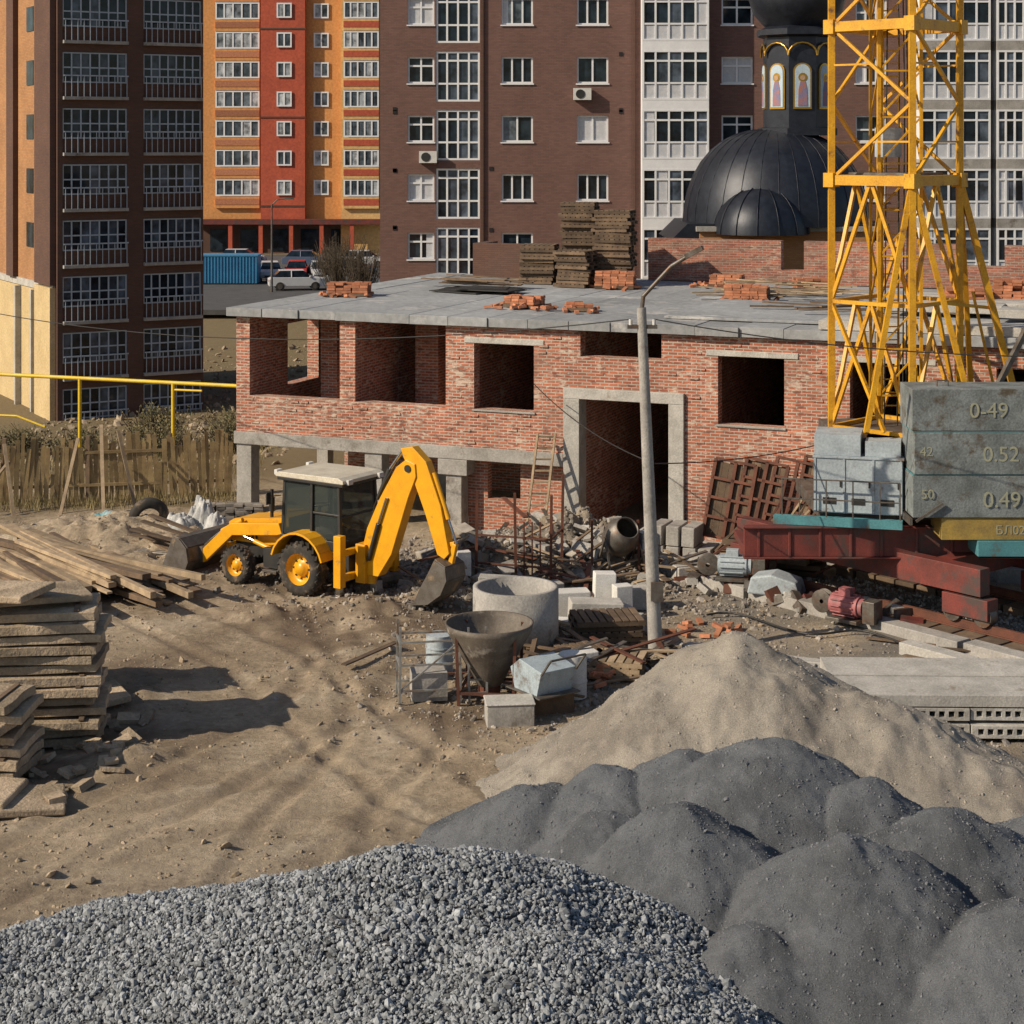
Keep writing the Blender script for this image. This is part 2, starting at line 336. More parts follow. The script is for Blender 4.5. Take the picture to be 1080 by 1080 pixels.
grey=np.maximum(grey,np.clip(np.exp(-((Y-25)/3)**2)*sst(-9,-3,X)*.6+np.exp(-(np.hypot((X-1)/4,(Y-46)/4))**2)*.7*(1+fbm(X,Y,1,3,9)),0,1))
ZN=np.stack([mud,grass,grey,np.ones_like(mud)],-1).reshape(-1,4)
grid_mesh('ground',X,Y,Z,mGround,True,ZN)
n=17000; px=rng.uniform(-15,6,n); py=rng.uniform(25,52,n); keep=(fbm(px,py,.5,3,41)+rng.uniform(-.25,.25,n))>.0
px,py=px[keep],py[keep]; stones('soil_clods',np.stack([px,py,gz(px,py)],-1),np.clip(rng.lognormal(-3.3,.6,len(px)),.015,.2),mClod)
n=6000; px=rng.normal(.8,3.4,n); py=rng.normal(45.6,2.0,n); k=(py<49.5-.4*px)&(py>38.5); px,py=px[k],py[k]
stones('rubble',np.stack([px,py,gz(px,py)+.02],-1),np.clip(rng.lognormal(-2.7,.6,len(px)),.03,.35),mRubble)
n=2200; px=rng.normal(.9,2.0,n); py=rng.normal(36.4,1.9,n); stones('debris_stones',np.stack([px,py,gz(px,py)+.01],-1),np.clip(rng.lognormal(-3.0,.55,n),.02,.2),mRubble)
# ---------------------------------------------------------------- piles
def cone(x,y,cx,cy,h,sl=.66,rd=.5,ex=1,ey=1,rot=0):
    c,s_=math.cos(rot),math.sin(rot); dx,dy=x-cx,y-cy; a=(dx*c+dy*s_)/ex; b=(-dx*s_+dy*c)/ey
    r=np.hypot(a,b); return h+sl*rd-sl*np.sqrt(r*r+rd*rd)
def smax(a,b,k=.06): 
    h=np.clip(.5+.5*(a-b)/k,0,1); return b*(1-h)+a*h+k*h*(1-h)*.5
def pile(name,cones,x0,x1,y0,y1,mat,grain,ng,step=.06,amp=.12,fine=.03,seed=0,k=.08,gm=-3.7):
    def hz(X,Y):
        wx=X+fbm(X,Y,.7,3,seed+50)*.4; wy=Y+fbm(X,Y,.7,3,seed+60)*.4; Z=None
        for c in cones:
            z=cone(wx,wy,*c); Z=z if Z is None else smax(Z,z,k)
        return Z+fbm(X,Y,.8,4,seed)*amp+fbm(X,Y,3.5,4,seed+9)*fine
    X,Y=np.meshgrid(np.arange(x0,x1,step),np.arange(y0,y1,step))
    e=empty(name); o=grid_mesh('pile_body',X,Y,np.maximum(hz(X,Y),-.25),mat); o.parent=e
    px=rng.uniform(x0,x1,ng); py=rng.uniform(y0,y1,ng); pz=hz(px,py); kk=pz>0; px,py,pz=px[kk],py[kk],pz[kk]
    stones('grains',np.stack([px,py,pz],-1),np.clip(rng.lognormal(gm,.4,len(px)),.012,.09),grain,.8,e)
pile('sand_pile',[(3.85,31.0,2.52,.74,.35,1.15,1,0),(5.6,30.3,1.75,.66,.5,1.4,1,-.35),(2.6,31.7,1.0,.6,.5,1,1,0),(7.6,28.9,.95,.62,.5,1.2,1,-.2),(3.0,29.3,1.2,.66,.4,1,1,0)],-2,12,24,36,mSandP,mGrainS,11000,seed=3,amp=.14,fine=.085,step=.045)
pile('stone_screenings_pile',[(3.85,27.2,2.05,.78,.3,1.2,1,0),(2.6,27.7,1.6,.8,.3,1.0,1,0),(1.5,27.7,1.4,.8,.3,1.0,1,0),(.45,27.9,1.1,.7,.4,1.1,1,0),(2.55,25.2,1.75,.85,.42,1.05,1,0),(1.35,26.1,1.3,.85,.35,1,1,.0),
  (4.55,23.9,1.75,.88,.45,1.05,1,0),(6.1,25.2,1.68,.8,.4,1.15,1,0),(5.1,26.5,1.6,.8,.35,1,1,0),(7.8,26.6,1.2,.75,.4,1,1,0),(3.3,22.9,.95,.85,.4,1,1,0),(6.4,22.6,1.45,.85,.45,1.1,1,0),(.2,26.6,.55,.8,.3,1,1,0)],-2.5,11,18.5,31.5,mScreen,mGrainD,42000,step=.04,seed=13,amp=.12,fine=.075,k=.02,gm=-3.9)
GX,GYs=np.meshgrid(np.arange(-12,5.5,.08),np.arange(16,28,.08))
def gravz(x,y):
    cr=np.interp(x,[-12,-9,-6.5,-5,-3.6,-2.4,-1.4,-.4,.7,1.9,2.8,3.6,5],[-.1,.2,.62,1.02,1.36,1.62,1.78,1.72,1.5,.95,.4,-.1,-.9])
    dy=y-(23.4+.25*np.sin(x*.8)); z=cr-np.where(dy>0,.62,.30)*(np.sqrt(dy*dy+.16)-.4)
    z2=cone(x,y,.2,21.3,1.45,.5,.8); z=smax(z,z2,.2)
    return z+fbm(x,y,.7,4,77)*.2
gp=empty('gravel_pile',(0,0,0))
gb=grid_mesh('gravel_core',GX,GYs,np.maximum(gravz(GX,GYs)-.02,-.25),mGravelBase); gb.parent=gp
n=72000; px=rng.uniform(-8,4.6,n); py=rng.uniform(18.8,25.4,n); pz=gravz(px,py); k=(pz>-.05); px,py,pz=px[k],py[k],pz[k]
stones('gravel_stones',np.stack([px,py,pz+rng.uniform(-.01,.03,len(px))],-1),np.clip(rng.lognormal(-2.93,.36,len(px)),.02,.14),mGravel,.75,gp)
# ---------------------------------------------------------------- building under construction
TH=math.radians(-22)
bl=empty('unfinished_brick_building',(-8.2,53.6,0),TH)
H1=[(.45,3.45,3.5,5.82),(3.95,6.82,3.5,5.82),(7.69,9.5,3.5,5.35),(10.87,13.2,5.12,5.82),(14.77,16.57,3.48,5.3),(18.3,20.2,3.2,5.3),(22,23.8,3.5,5.3)]
LW=27.; DP=15.
w=MB()
w.wall(0,10.4,2.42,5.82,0,.4,H1,mBrick)
w.wall(10.4,13.85,4.25,5.82,0,.4,H1,mBrick)
w.wall(13.85,LW,-.3,5.82,0,.4,H1+[(18.2,21.0,.0,2.2)],mBrick)
w.wall(7.3,10.4,-.3,2.05,.5,.8,[(7.9,8.9,.9,2.05)],mBrick)
w.T=Matrix.Translation((0,.4,0))@Matrix.Rotation(math.radians(90),4,'Z')
w.wall(0,DP-.8,2.42,5.82,-.4,0,[(2,4,3.5,5.4),(7,9,3.5,5.4)],mBrick)
w.T=Matrix.Identity(4)
w.wall(.4,LW,-.3,5.82,DP-.4,DP,[(3,5,3.5,5.4),(8,10,3.5,5.4),(12,14,3.5,5.4)],mBrick)
w.box(LW-.4,LW-.003,.403,DP-.403,-.3,5.82,mBrick)
for a,b,c,d in [(1.55,2.1,2.4,2.9),(4.75,5.5,2.4,2.9),(3.5,3.9,.4,5),(7.0,7.3,.4,8),(10.3,10.6,.4,12),(14,14.3,.4,12),(17.6,17.9,.4,12)]:
    w.box(a,b,c,d,2.42 if b<10.4 else -.2,5.815,mBrick)
w.box(.5,10.3,6,6.3,-.2,2.0,mBrick); w.box(.5,7,7.2,7.5,2.42,5.815,mBrick)
for i in range(260):
    u=R(.2,LW-.4); z=2.5+.085*int(R(0,38))
    if u>13.9 and random.random()<.4: z=.3+.085*int(R(0,24))
    if any(h[0]-.3<u<h[1]+.05 and h[2]-.1<z<h[3] for h in H1) or (10.1<u<13.9 and z<4.3): continue
    w.box(u,u+.25,-R(.01,.035),-.001,z+.01,z+.075,mBrick)
w.obj('brick_walls',parent=bl)
w=MB()
w.box(-.06,10.38,-.06,DP-.01,2.05,2.418,mConc)
for a,b in [(0,.5),(4.25,4.8),(6.82,7.3)]: w.box(a,b,0.01,.5,-.3,2.048,mConc)
for a in (0.02,4.3,8.6): w.box(a,a+.4,5,5.4,-.3,2.048,mConc)
w.box(10.402,10.87,-.1,.5,-.3,3.95,mConcL); w.box(13.42,13.848,-.1,.5,-.3,3.95,mConcL); w.box(10.402,13.848,-.104,.5,3.952,4.248,mConcL)
for a,b,z in [(7.4,9.8,5.352),(14.45,16.95,5.302),(18,20.5,5.302)]: w.box(a,b,-.03,.3,z,z+.16,mConcL)
w.box(18,21.2,-.03,.3,2.203,2.4,mConcL)
w.box(6.6,7.5,-.07,.6,1.6,2.04,mConc)
w.box(13.9,LW,-.25,-.004,-.3,.35,mConc)
for a,b,z in [(7.69,9.5,3.44),(14.77,16.57,3.42)]: w.box(a-.05,b+.05,-.05,.1,z,z+.055,mConc)
w.obj('concrete_frame',parent=bl,bevel=.015)
w=MB()
x=-.2
while x<LW:
    wd=1.19; jj=R(-.06,.06); 
    w.box(x,x+wd,-.22+jj,7.3+jj*.3,5.84+R(-.004,.012),6.10+R(-.01,.012),mRoof)
    w.box(x,x+wd,7.33+jj*.3,DP+.05,5.84,6.10+R(-.01,.012),mRoof); x+=1.2
w.box(12.9,LW+.1,1.2,7,6.125,6.2,mRoof)
w.box(17.5,LW+.1,-.1,1.19,6.125,6.36,mConcL)
w.obj('roof_slabs',parent=bl,bevel=.01)
w=MB()
w.wall(8.2,LW,6.125,7.6,DP-.5,DP-.1,[(13,13.8,6.6,7.6),(19,20.5,6.9,7.6)],mBrickP)
w.wall(1.9,4.2,6.125,7.35,DP-1.6,DP-1.25,[],mBrickD); w.box(1.9,2.25,DP-1.25,DP-.1,6.125,7.35,mBrickD)
w.box(20,LW,9,9.4,6.2,7.0,mBrickP)
u=8.2
while u<LW-1:
    L_=R(.5,2.2); c=random.choice([0,0,1,2]); 
    if not(u<13.85 and u+L_>12.9) and not(u<20.6 and u+L_>18.8) and c:
        w.box(u,u+L_,DP-.48,DP-.12,7.602,7.602+c*.085,mBrickP)
    u+=L_+R(.02,.8)
w.obj('roof_parapet',parent=bl)
def brickheap(mb,cx,cy,z,n,r,h):
    for i in range(n):
        a=R(0,6.28); rr=r*math.sqrt(random.random()); zz=z+.04+max(0,h*(1-rr/r))*random.random()
        mb.cbox((cx+rr*math.cos(a)*1.4,cy+rr*math.sin(a),zz),(.25,.12,.075),mBrickLoose,R(0,3.1),R(-.3,.3),R(-.4,.4))
def brickstack(mb,cx,cy,z,nx,ny,nz,rz=0):
    T0=Matrix.Translation((cx,cy,z))@Matrix.Rotation(rz,4,'Z')
    mb.box(-nx*.13,nx*.13,-ny*.065-.05,ny*.065+.05,0,.09,mWoodD,T=T0)
    for k in range(nz):
        for i in range(nx):
            for j in range(ny):
                if k>nz*.4 and random.random()<.28*(k/nz)+(.3 if k==nz-1 else 0): continue
                T=T0@Matrix.Translation(((i-nx/2+.5)*.262+R(-.02,.02),(j-ny/2+.5)*.128+R(-.01,.01),.135+k*.08))@Matrix.Rotation(R(-.09,.09),4,'Z')@Matrix.Rotation(R(-.05,.05) if k>nz*.5 else 0,4,'Y')
                mb.box(-.125,.125,-.06,.06,-.037,.037,mBrickLoose,T=T)
w=MB()
for cx,cy,nx,ny,nz,rz in [(1.3,4.8,5,6,4,.3),(8.0,3.1,4,5,3,-.2),(9.9,2.6,3,4,2,.4),(13.6,7.6,5,7,5,.1),(8.3,10.6,5,6,6,.2),(11.6,12.6,4,6,4,.0),(14.6,12,4,6,4,.4),(20.5,6,5,7,8,.2),(21.8,6.4,5,6,11,.1)]:
    brickstack(w,cx,cy,6.12,nx,ny,nz,rz); brickheap(w,cx+R(-.3,.3),cy-.2,6.12,18,.75,.12)
w.obj('brick_pallets',parent=bl)
w=MB()
def palletstack(mb,cx,cy,z,sx,sy,h,rz=0,mat=None):
    zz=z; 
    while zz<z+h:
        T=Matrix.Translation((cx+R(-.08,.08),cy+R(-.08,.08),zz))@Matrix.Rotation(rz+R(-.05,.05),4,'Z')
        for k in range(3): mb.box(-sx/2,sx/2,-sy/2+k*(sy-.1)/2,-sy/2+k*(sy-.1)/2+.1,.0,.09,mat or mWoodD,T=T)
        nn=max(3,int(sx/.16))
        for k in range(nn): mb.box(-sx/2+k*sx/nn+.01,-sx/2+(k+1)*sx/nn-.03,-sy/2-.003,sy/2+.003,.092,.118,mat or mWoodD,T=T)
        zz+=.122
palletstack(w,6.55,12.0,6.13,1.2,1.1,2.75,.2); palletstack(w,7.85,11.8,6.13,1.25,1.1,2.45,.1); palletstack(w,5.2,11.6,6.13,1.2,1.1,1.3,.15); palletstack(w,6.9,10.7,6.13,1.2,1.0,1.2,-.1)
for k in range(14): w.cbox((3.6+R(-1,1),9+R(-.6,.6),6.2+k*.02),(R(2,3.2),.14,.035),mWoodD,R(-.3,.1))
for k in range(26): w.cbox((14.6+R(-2,2),9.3+R(-2,2),6.2+k*.012),(R(1.5,3),.14,.03),mWood,R(-.6,.6))
for k in range(16): w.cbox((18+R(-3,3),4+R(-2,3),6.24+k*.012),(R(1.0,3),.14,.04),mWoodD,R(-.9,.9))
w.obj('pallet_stacks',parent=bl)
w=MB()
for k in range(5): w.cbox((4.6+R(-.9,.9),7.4+R(-.5,.5),6.14+k*.03),(R(1.6,2.6),R(.8,1.2),.03),mBlack,R(-.3,.3))
w.obj('roofing_felt_sheets',parent=bl)
w=MB()
for k in range(5): w.cbox((20+R(-2,4),3+k,6.45),(3,1.1,.22),mConcL,R(-.1,.1))
w.obj('stacked_panels',parent=bl,bevel=.015)
# ---------------------------------------------------------------- windows helper
def window(mb,x0,x1,z0,z1,y,nx,nz,glass=None,fw=.07,fr=None,zs=None):
    glass=glass or mGlass; fr=fr or mWhite
    for i in range(nx):
        a=x0+(x1-x0)*i/nx; b=x0+(x1-x0)*(i+1)/nx
        mb.add([(a,y,z0),(b,y,z0),(b,y,z1),(a,y,z1)],[(0,1,2,3)],glass)
    mb.box(x0,x0+fw,y-.06,y-.01,z0,z1,fr); mb.box(x1-fw,x1,y-.06,y-.01,z0,z1,fr)
    mb.box(x0+fw,x1-fw,y-.06,y-.01,z0,z0+fw,fr); mb.box(x0+fw,x1-fw,y-.06,y-.01,z1-fw,z1,fr)
    for i in range(1,nx):
        a=x0+(x1-x0)*i/nx; mb.box(a-fw/2,a+fw/2,y-.055,y-.012,z0+fw,z1-fw,fr)
    for zz in (zs or [z0+(z1-z0)*j/nz for j in range(1,nz)]): mb.box(x0+fw,x1-fw,y-.05,y-.014,zz-fw/2,zz+fw/2,fr)
# ---------------------------------------------------------------- brown apartment tower
bt=empty('brown_apartment_building',(0,86,0))
w=MB(); holes=[]; g=MB()
for k in range(-2,11):
    zc=6.05+2.8*k
    for a,b,c in [(-4.98,-3.71,2),(-.5,1.0,3),(3.1,4.6,3),(10,11.5,2),(13.2,14.7,3),(16.4,17.9,3),(26,27.5,3),(30,31.5,3)]:
        h=.64; hc=(a,b,zc-h,zc+h); holes.append(hc)
        window(g,a,b,zc-h,zc+h,.16,2 if c==2 else random.choice([2,3,3]),1,mShut if random.random()<.16 else None,.085,zs=[zc+.2] if c==2 else [zc-.05] if random.random()<.3 else None)
        if random.random()<.45:  # curtain edge behind the pane
            s_=random.choice([0,1]); cw=R(.2,.5); xx=a+.09 if s_==0 else b-.09-cw
            g.add([(xx,.152,zc-h+.09),(xx+cw,.152,zc-h+.09),(xx+cw,.152,zc+h-.09),(xx,.152,zc+h-.09)],[(0,1,2,3)],mShut)
        g.box(a-.05,b+.05,-.06,.0-.003,zc-h-.06,zc-h,mWhite)
    zb=5.75+2.8*k
    holes.append((-3.62,-1.54,zb-1.2,zb+1.2))
    window(g,-3.62,-1.54,zb-1.2,zb+1.2,.1,4,2,mGlassB,.09,zs=[zb-.35,zb+.75])
w.wall(-6.3,34,-2,36,0,.4,holes,mBrickB)
w.box(-6.3,-5.9,.403,15,-2,36,mBrickB); w.box(33.6,34,.403,15,-2,36,mBrickB); w.box(-5.9,33.6,14.6,15,-2,36,mBrickB); w.box(-6.3,34,.0,15,36.003,36.4,mConc)
for a in (-1.48,5.75): w.box(a,a+.12,-.1,-.003,-2,36,mBrickD)
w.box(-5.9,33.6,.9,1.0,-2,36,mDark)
w.obj('brick_facade',parent=bt)
g.obj('windows',parent=bt)
g=MB()
for a,b in [(6.15,9.3),(19.3,22.6),(22.9,25)]:
    for k in range(-2,11):
        zb=5.75+2.8*k
        window(g,a,b,zb-1.15,zb+1.2,-.9,5,2,mGlassB,.09,zs=[zb-.35,zb+.7])
        g.add([(a+.09,-.91,zb-1.1),(b-.09,-.91,zb-1.1),(b-.09,-.91,zb-.42),(a+.09,-.91,zb-.42)],[(0,1,2,3)],mShut)
        g.box(a,b,-.95,-.003,zb+1.2,zb+1.65,mWhite if a<10 else mConc)
        g.box(a-.0,a+.05,-.86,-.003,zb-1.15,zb+1.2,mWhite); g.box(b-.05,b,-.86,-.003,zb-1.15,zb+1.2,mWhite)
        if random.random()<.6:
            xx=a+.63*random.choice([0,1,2,3,4])+.06; g.add([(xx,-.905,zb-.3),(xx+.5,-.905,zb-.3),(xx+.5,-.905,zb+1.1),(xx,-.905,zb+1.1)],[(0,1,2,3)],mShut)
g.obj('glazed_balconies',parent=bt)
g=MB()
for cx,z in [(3.35,13.3),(3.35,2),(-4.0,10.3)]:
    g.box(cx-.42,cx+.42,-.38,-.05,z-.28,z+.28,mPale); g.cyl((cx-.1,-.385,z),(cx-.1,-.40,z),.22,mBlack,n=16)
    g.box(cx-.35,cx-.3,-.3,0,z-.34,z-.28,mSteel); g.box(cx+.3,cx+.35,-.3,0,z-.34,z-.28,mSteel)
for k in range(24): 
    x_=random.choice([-5.6,-1.0,1.7,2.5,5.2,9.7]); z_=6.9+2.8*int(R(-1,8))+R(-.1,.1); g.box(x_-.09,x_+.09,-.03,-.004,z_-.09,z_+.09,mDark)
g.obj('air_conditioners',parent=bt)
# ---------------------------------------------------------------- left dark tower
lt=empty('balcony_apartment_tower',(-21.2,84,0),math.radians(30))
w=MB(); g=MB(); fh=2.63; holes=[]
mRail=M('sky_tinted_railing',(.42,.48,.55),(.34,.40,.46),3,.5)  # bluish tint paints sky bounce in shade onto rails and mullions
for k in range(-2,13):
    z0=-.45+fh*k+.55
    for a,b in [(.25,3.35),(4.15,7.05)]:
        holes.append((a,b,z0-.1,z0+2.0))
        window(g,a,b,z0+.55,z0+1.98,.12,7,2,mGlassB,.065,fr=mRail)
        for j in range(11):
            xx=a+.08+(b-a-.16)*j/10; g.box(xx-.015,xx+.015,-.22,-.19,z0-.1,z0+.85,mRail)
        g.box(a,b,-.235,-.18,z0+.85,z0+.91,mRail); g.box(a,b,-.25,.1,z0-.25,z0-.1,mConc)
        g.box(a,b,.12,.2,z0-.1,z0+.55,mBrickD)
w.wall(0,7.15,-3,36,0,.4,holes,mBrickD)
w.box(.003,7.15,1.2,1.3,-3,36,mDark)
w.box(6.75,7.15,.403,14,-3,36,mBrickD); w.box(.4,6.75,13.6,14,-3,36,mBrickD)
w.box(0,7.15,.003,14,36.003,36.5,mConc)
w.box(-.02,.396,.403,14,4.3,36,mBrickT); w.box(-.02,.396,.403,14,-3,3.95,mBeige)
w.box(-.1,.396,.403,14,3.953,4.297,mConcL)
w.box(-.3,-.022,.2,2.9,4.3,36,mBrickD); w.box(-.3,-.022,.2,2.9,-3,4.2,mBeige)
w.box(-.28,-.022,6.9,8.2,4.3,36,mBrickD)
w.box(-.32,-.022,3.4,3.6,-3,3.9,mConcL); w.box(-.32,-.022,6.3,6.5,-3,3.9,mConcL)
for k in range(0,12): w.box(-.06,-.022,4,5.2,5.9+fh*k,7.1+fh*k,mGlass)
w.obj('tower_walls',parent=lt); g.obj('balconies',parent=lt)
# ---------------------------------------------------------------- orange building
ob=empty('orange_apartment_building',(0,180,0))
w=MB(); g=MB(); fh=2.94
def sec(x0,x1,y,mat): w.box(x0,x1,y,16,0,42,mat)
sec(-31.5,-25,0,mOra); sec(-24.99,-20.6,-.8,mRed); sec(-20.59,-17,0,mOra); sec(-16.99,-12.6,-1.2,mYelF); sec(-12.59,2,0,mRed)
for k in range(14):
    z=2.4+fh*k
    if k==0: continue
    zc=z+.2
    for a,b,nx,y in [(-29.6,-25.2,5,0),(-16.7,-13.2,5,-1.2)]:
        window(g,a,b,zc+.1,zc+1.8,y-.2,nx,1,mGlassO,.15); g.box(a,b,y-.3,y-.003,zc-1.1,zc+.05,mYelF if a>-20 else mOra)
        g.box(a,b,y-.34,y-.303,zc-.75,zc-.15,mRed if a>-20 else mBrickLoose)
    for a,b,y in [(-23.4,-21.9,-.8),(-19.8,-18.3,0)]:
        window(g,a,b,zc+.2,zc+1.7,y-.08,2,1,mGlassO,.15)
w.box(-31.6,-12.6,-2.4,-1.203,2.9,3.4,mRedO); w.box(-31.5,-12.6,-.9,-.803,0,2.9,mBrickD)
for x in range(-31,-13,3): w.box(x,x+.4,-2.3,-1.9,0,2.9,mRed)
for x in range(-30,-14,3): w.box(x,x+1.8,-.96,-.903,.2,2.4,mGlass)
for k in range(0,14):
    if k%3==0: w.box(-25.06,-20.55,-.86,-.802,4.6+fh*k,4.75+fh*k,mBrickD)
w.obj('facade_blocks',parent=ob); g.obj('windows',parent=ob)
# ---------------------------------------------------------------- parking, cars, container
w=MB(); w.box(-45,2,118,176,-.3,.03,mAsph); w.obj('parking_lot')
def car(loc,rz,col):
    m=M('car_paint',col,tuple(c*.9 for c in col),1,.3,fine=.02); b=MB()
    b.extr([(-2.1,.35),(2.05,.33),(2.15,.6),(2.0,.85),(1.1,.98),(-1.75,1.0),(-2.12,.85)],-.84,.84,m)
    v=[(1.15,-.8,.97),(1.15,.8,.97),(-1.8,.8,.98),(-1.8,-.8,.98),(.45,-.62,1.45),(.45,.62,1.45),(-1.3,.62,1.47),(-1.3,-.62,1.47)]
    b.add(v,[(0,1,5,4),(1,2,6,5),(2,3,7,6),(3,0,4,7)],mGlassB); b.add(v,[(4,5,6,7)],m)
    b.box(-1.35,.5,-.64,.64,1.455,1.50,m)
    for sy in(-1,1): b.beam((-.45,sy*.81,.97),(-.45,sy*.65,1.46),.08,m)
    for x in(-1.3,1.3):
        for sy in(-1,1):
            b.cyl((x,sy*.68,.32),(x,sy*.87,.32),.33,mTyre,n=18); b.cyl((x,sy*.86,.32),(x,sy*.885,.32),.19,mSteel,n=12)
    for sy in(-1,1): b.box(2.02,2.12,sy*.62-.16,sy*.62+.16,.62,.78,mPale); b.box(-2.14,-2.05,sy*.65-.12,sy*.65+.12,.65,.85,mRedO); b.box(.85,1.0,sy*.86-.06,sy*.86+.06,.98,1.1,m)
    b.box(2.06,2.17,-.5,.5,.4,.55,mBlack)
    b.obj('parked_car',loc,rz,bevel=.04)
for x,y,rz,c in [(-19.2,143,-1.4,(.6,.62,.65)),(-17.2,144,-1.5,(.45,.03,.03)),(-15.2,143.5,-1.35,(.5,.52,.55)),(-13.2,146,-.3,(.03,.03,.04)),(-21.5,150,-1.5,(.7,.7,.7)),(-16,134,.2,(.65,.66,.68)),(-12,135,.1,(.3,.33,.36)),(-18,158,0,(.1,.13,.2)),(-13,158,0,(.6,.6,.6)),(-24,160,0,(.5,.5,.52))]:
    car((x,y,.03),rz,c)
w=MB()
w.box(-27,-19.7,139,141.4,.1,2.2,mBlueC)
for i in range(30): w.box(-26.9+i*.245,-26.8+i*.245,138.93,138.997,.15,2.15,mBlueC)
w.box(-27.1,-19.6,138.9,141.5,2.203,2.3,mBlueC); w.obj('blue_container')
w=MB(); w.cyl((-17.6,132,0),(-17.6,132,6.5),.09,mSteel,.06); w.tube([(-17.6,132,6.4),(-17.2,132,6.8),(-16.4,132,6.9)],.04,mSteel); w.box(-16.6,-16,131.85,132.15,6.82,6.95,mSteel); w.obj('street_lamp')
def shrub(name,x,y,z,r,h,n=160,leaf=None):
    b=MB()
    for i in range(n):
        a=R(0,6.28); rr=r*random.random(); p=Vector((x+rr*.3*math.cos(a),y+rr*.3*math.sin(a),z)); q=Vector((x+rr*math.cos(a),y+rr*math.sin(a),z+h*R(.5,1)))
        b.beam(p,q,.025,mTreeB)
        for k in range(3):
            t=R(.4,1); s=p.lerp(q,t); b.beam(s,s+Vector((R(-.4,.4),R(-.4,.4),R(.05,.5))),.015,leaf or mTreeB)
            if leaf:
                for j in range(4):
                    c=s+Vector((R(-.3,.3),R(-.3,.3),R(-.1,.4))); d=R(.05,.1)
                    b.add([c,c+Vector((d,R(-d,d),R(-d,d))),c+Vector((R(-d,d),d,d))],[(0,1,2)],leaf)
    b.obj(name)
mLeaf=M('dry_leaves',(.10,.10,.04),(.17,.12,.05),3,.8,island=.4)
for x,y,r,h in [(-12.3,128,2.2,4.5),(-10.5,126,1.8,3.6),(-14.2,139,1.5,3.0)]: shrub('bare_shrub',x,y,0,r,h)
for x,y in [(-17,71),(-13.5,70.5),(-11,72),(-15,76),(-12,77),(-20,73)]: shrub('garden_shrub',x,y,gs(x,y)-.1,1.5,R(1.3,2.0),90,mLeaf)
n=2500; px=rng.uniform(-22,-8,n); py=rng.uniform(60,110,n); stones('rough_soil_clods',np.stack([px,py,gz(px,py)],-1),np.clip(rng.lognormal(-1.8,.6,n),.06,.6),mClod,.5)
# ---------------------------------------------------------------- church
ch=empty('orthodox_church',(11.4,78,0))
w=MB()
w.box(-3.6,3.6,-3.2,3.2,-1,7.3,mBrickT); w.box(-3.75,3.75,-3.35,3.35,7.303,7.5,mConc)
w.obj('nave_walls',parent=ch)
w=MB()
prof=[(4.0*math.cos(a)**.8 if a<1.5 else 0.01,4.1*math.sin(a)) for a in [i*math.pi/2/14 for i in range(15)]]
w.lathe(prof,(0,0,7.5),mBlackRoof,n=40)
for i in range(30):
    a=i*math.pi/15; pts=[(4.01*math.cos(t)**.8*math.cos(a),4.01*math.cos(t)**.8*math.sin(a),7.5+4.11*math.sin(t)) for t in [j*math.pi/2/9 for j in range(9)]]
    w.tube(pts,.014,mBlackRoof,n=5)
prof=[(2.0*math.cos(i*math.pi/2/10) if i<10 else .01,2.0*math.sin(i*math.pi/2/10)) for i in range(11)]
w.lathe(prof,(-1.0,-2.9,7.2),mBlackRoof,n=28)
for i in range(14):
    a=i*math.pi/7; pts=[(-1.0+2.03*math.cos(t)*math.cos(a),-2.9+2.03*math.cos(t)*math.sin(a),7.2+2.03*math.sin(t)) for t in [j*math.pi/2/8 for j in range(9)]]
    w.tube(pts,.02,mBlackRoof,n=5)
w.extr([(-4.8,6.9),(4.4,6.9),(4.3,7.6),(-4.1,7.6)],-3.0,3.0,mBlackRoof)
w.obj('dome_roof',parent=ch)
w=MB()
cx=.95
w.lathe([(1.75,0),(1.75,.3),(1.5,.35),(1.5,4.2),(1.8,4.3),(1.8,4.55),(1.4,4.7)],(cx,0,11.3),mBlackRoof,n=8,a0=math.pi/8,a1=math.pi/8+2*math.pi,smooth=False)
pr=[(1.35,0),(1.9,.6),(2.1,1.3),(1.9,2.1),(1.2,2.9),(.5,3.5),(.12,4.2),(.08,4.6)]
w.lathe(pr,(cx,0,15.95),mBlackRoof,n=32)
w.obj('drum_and_cupola',parent=ch)
mIcon=M('icon_robe',(.45,.16,.08),(.12,.2,.4),2.5,.7); mIconB=M('icon_ground',(.5,.62,.68),(.4,.5,.6),2,.7); mSkin=M('icon_face',(.5,.33,.2),(.4,.25,.15),4,.7)
w=MB()
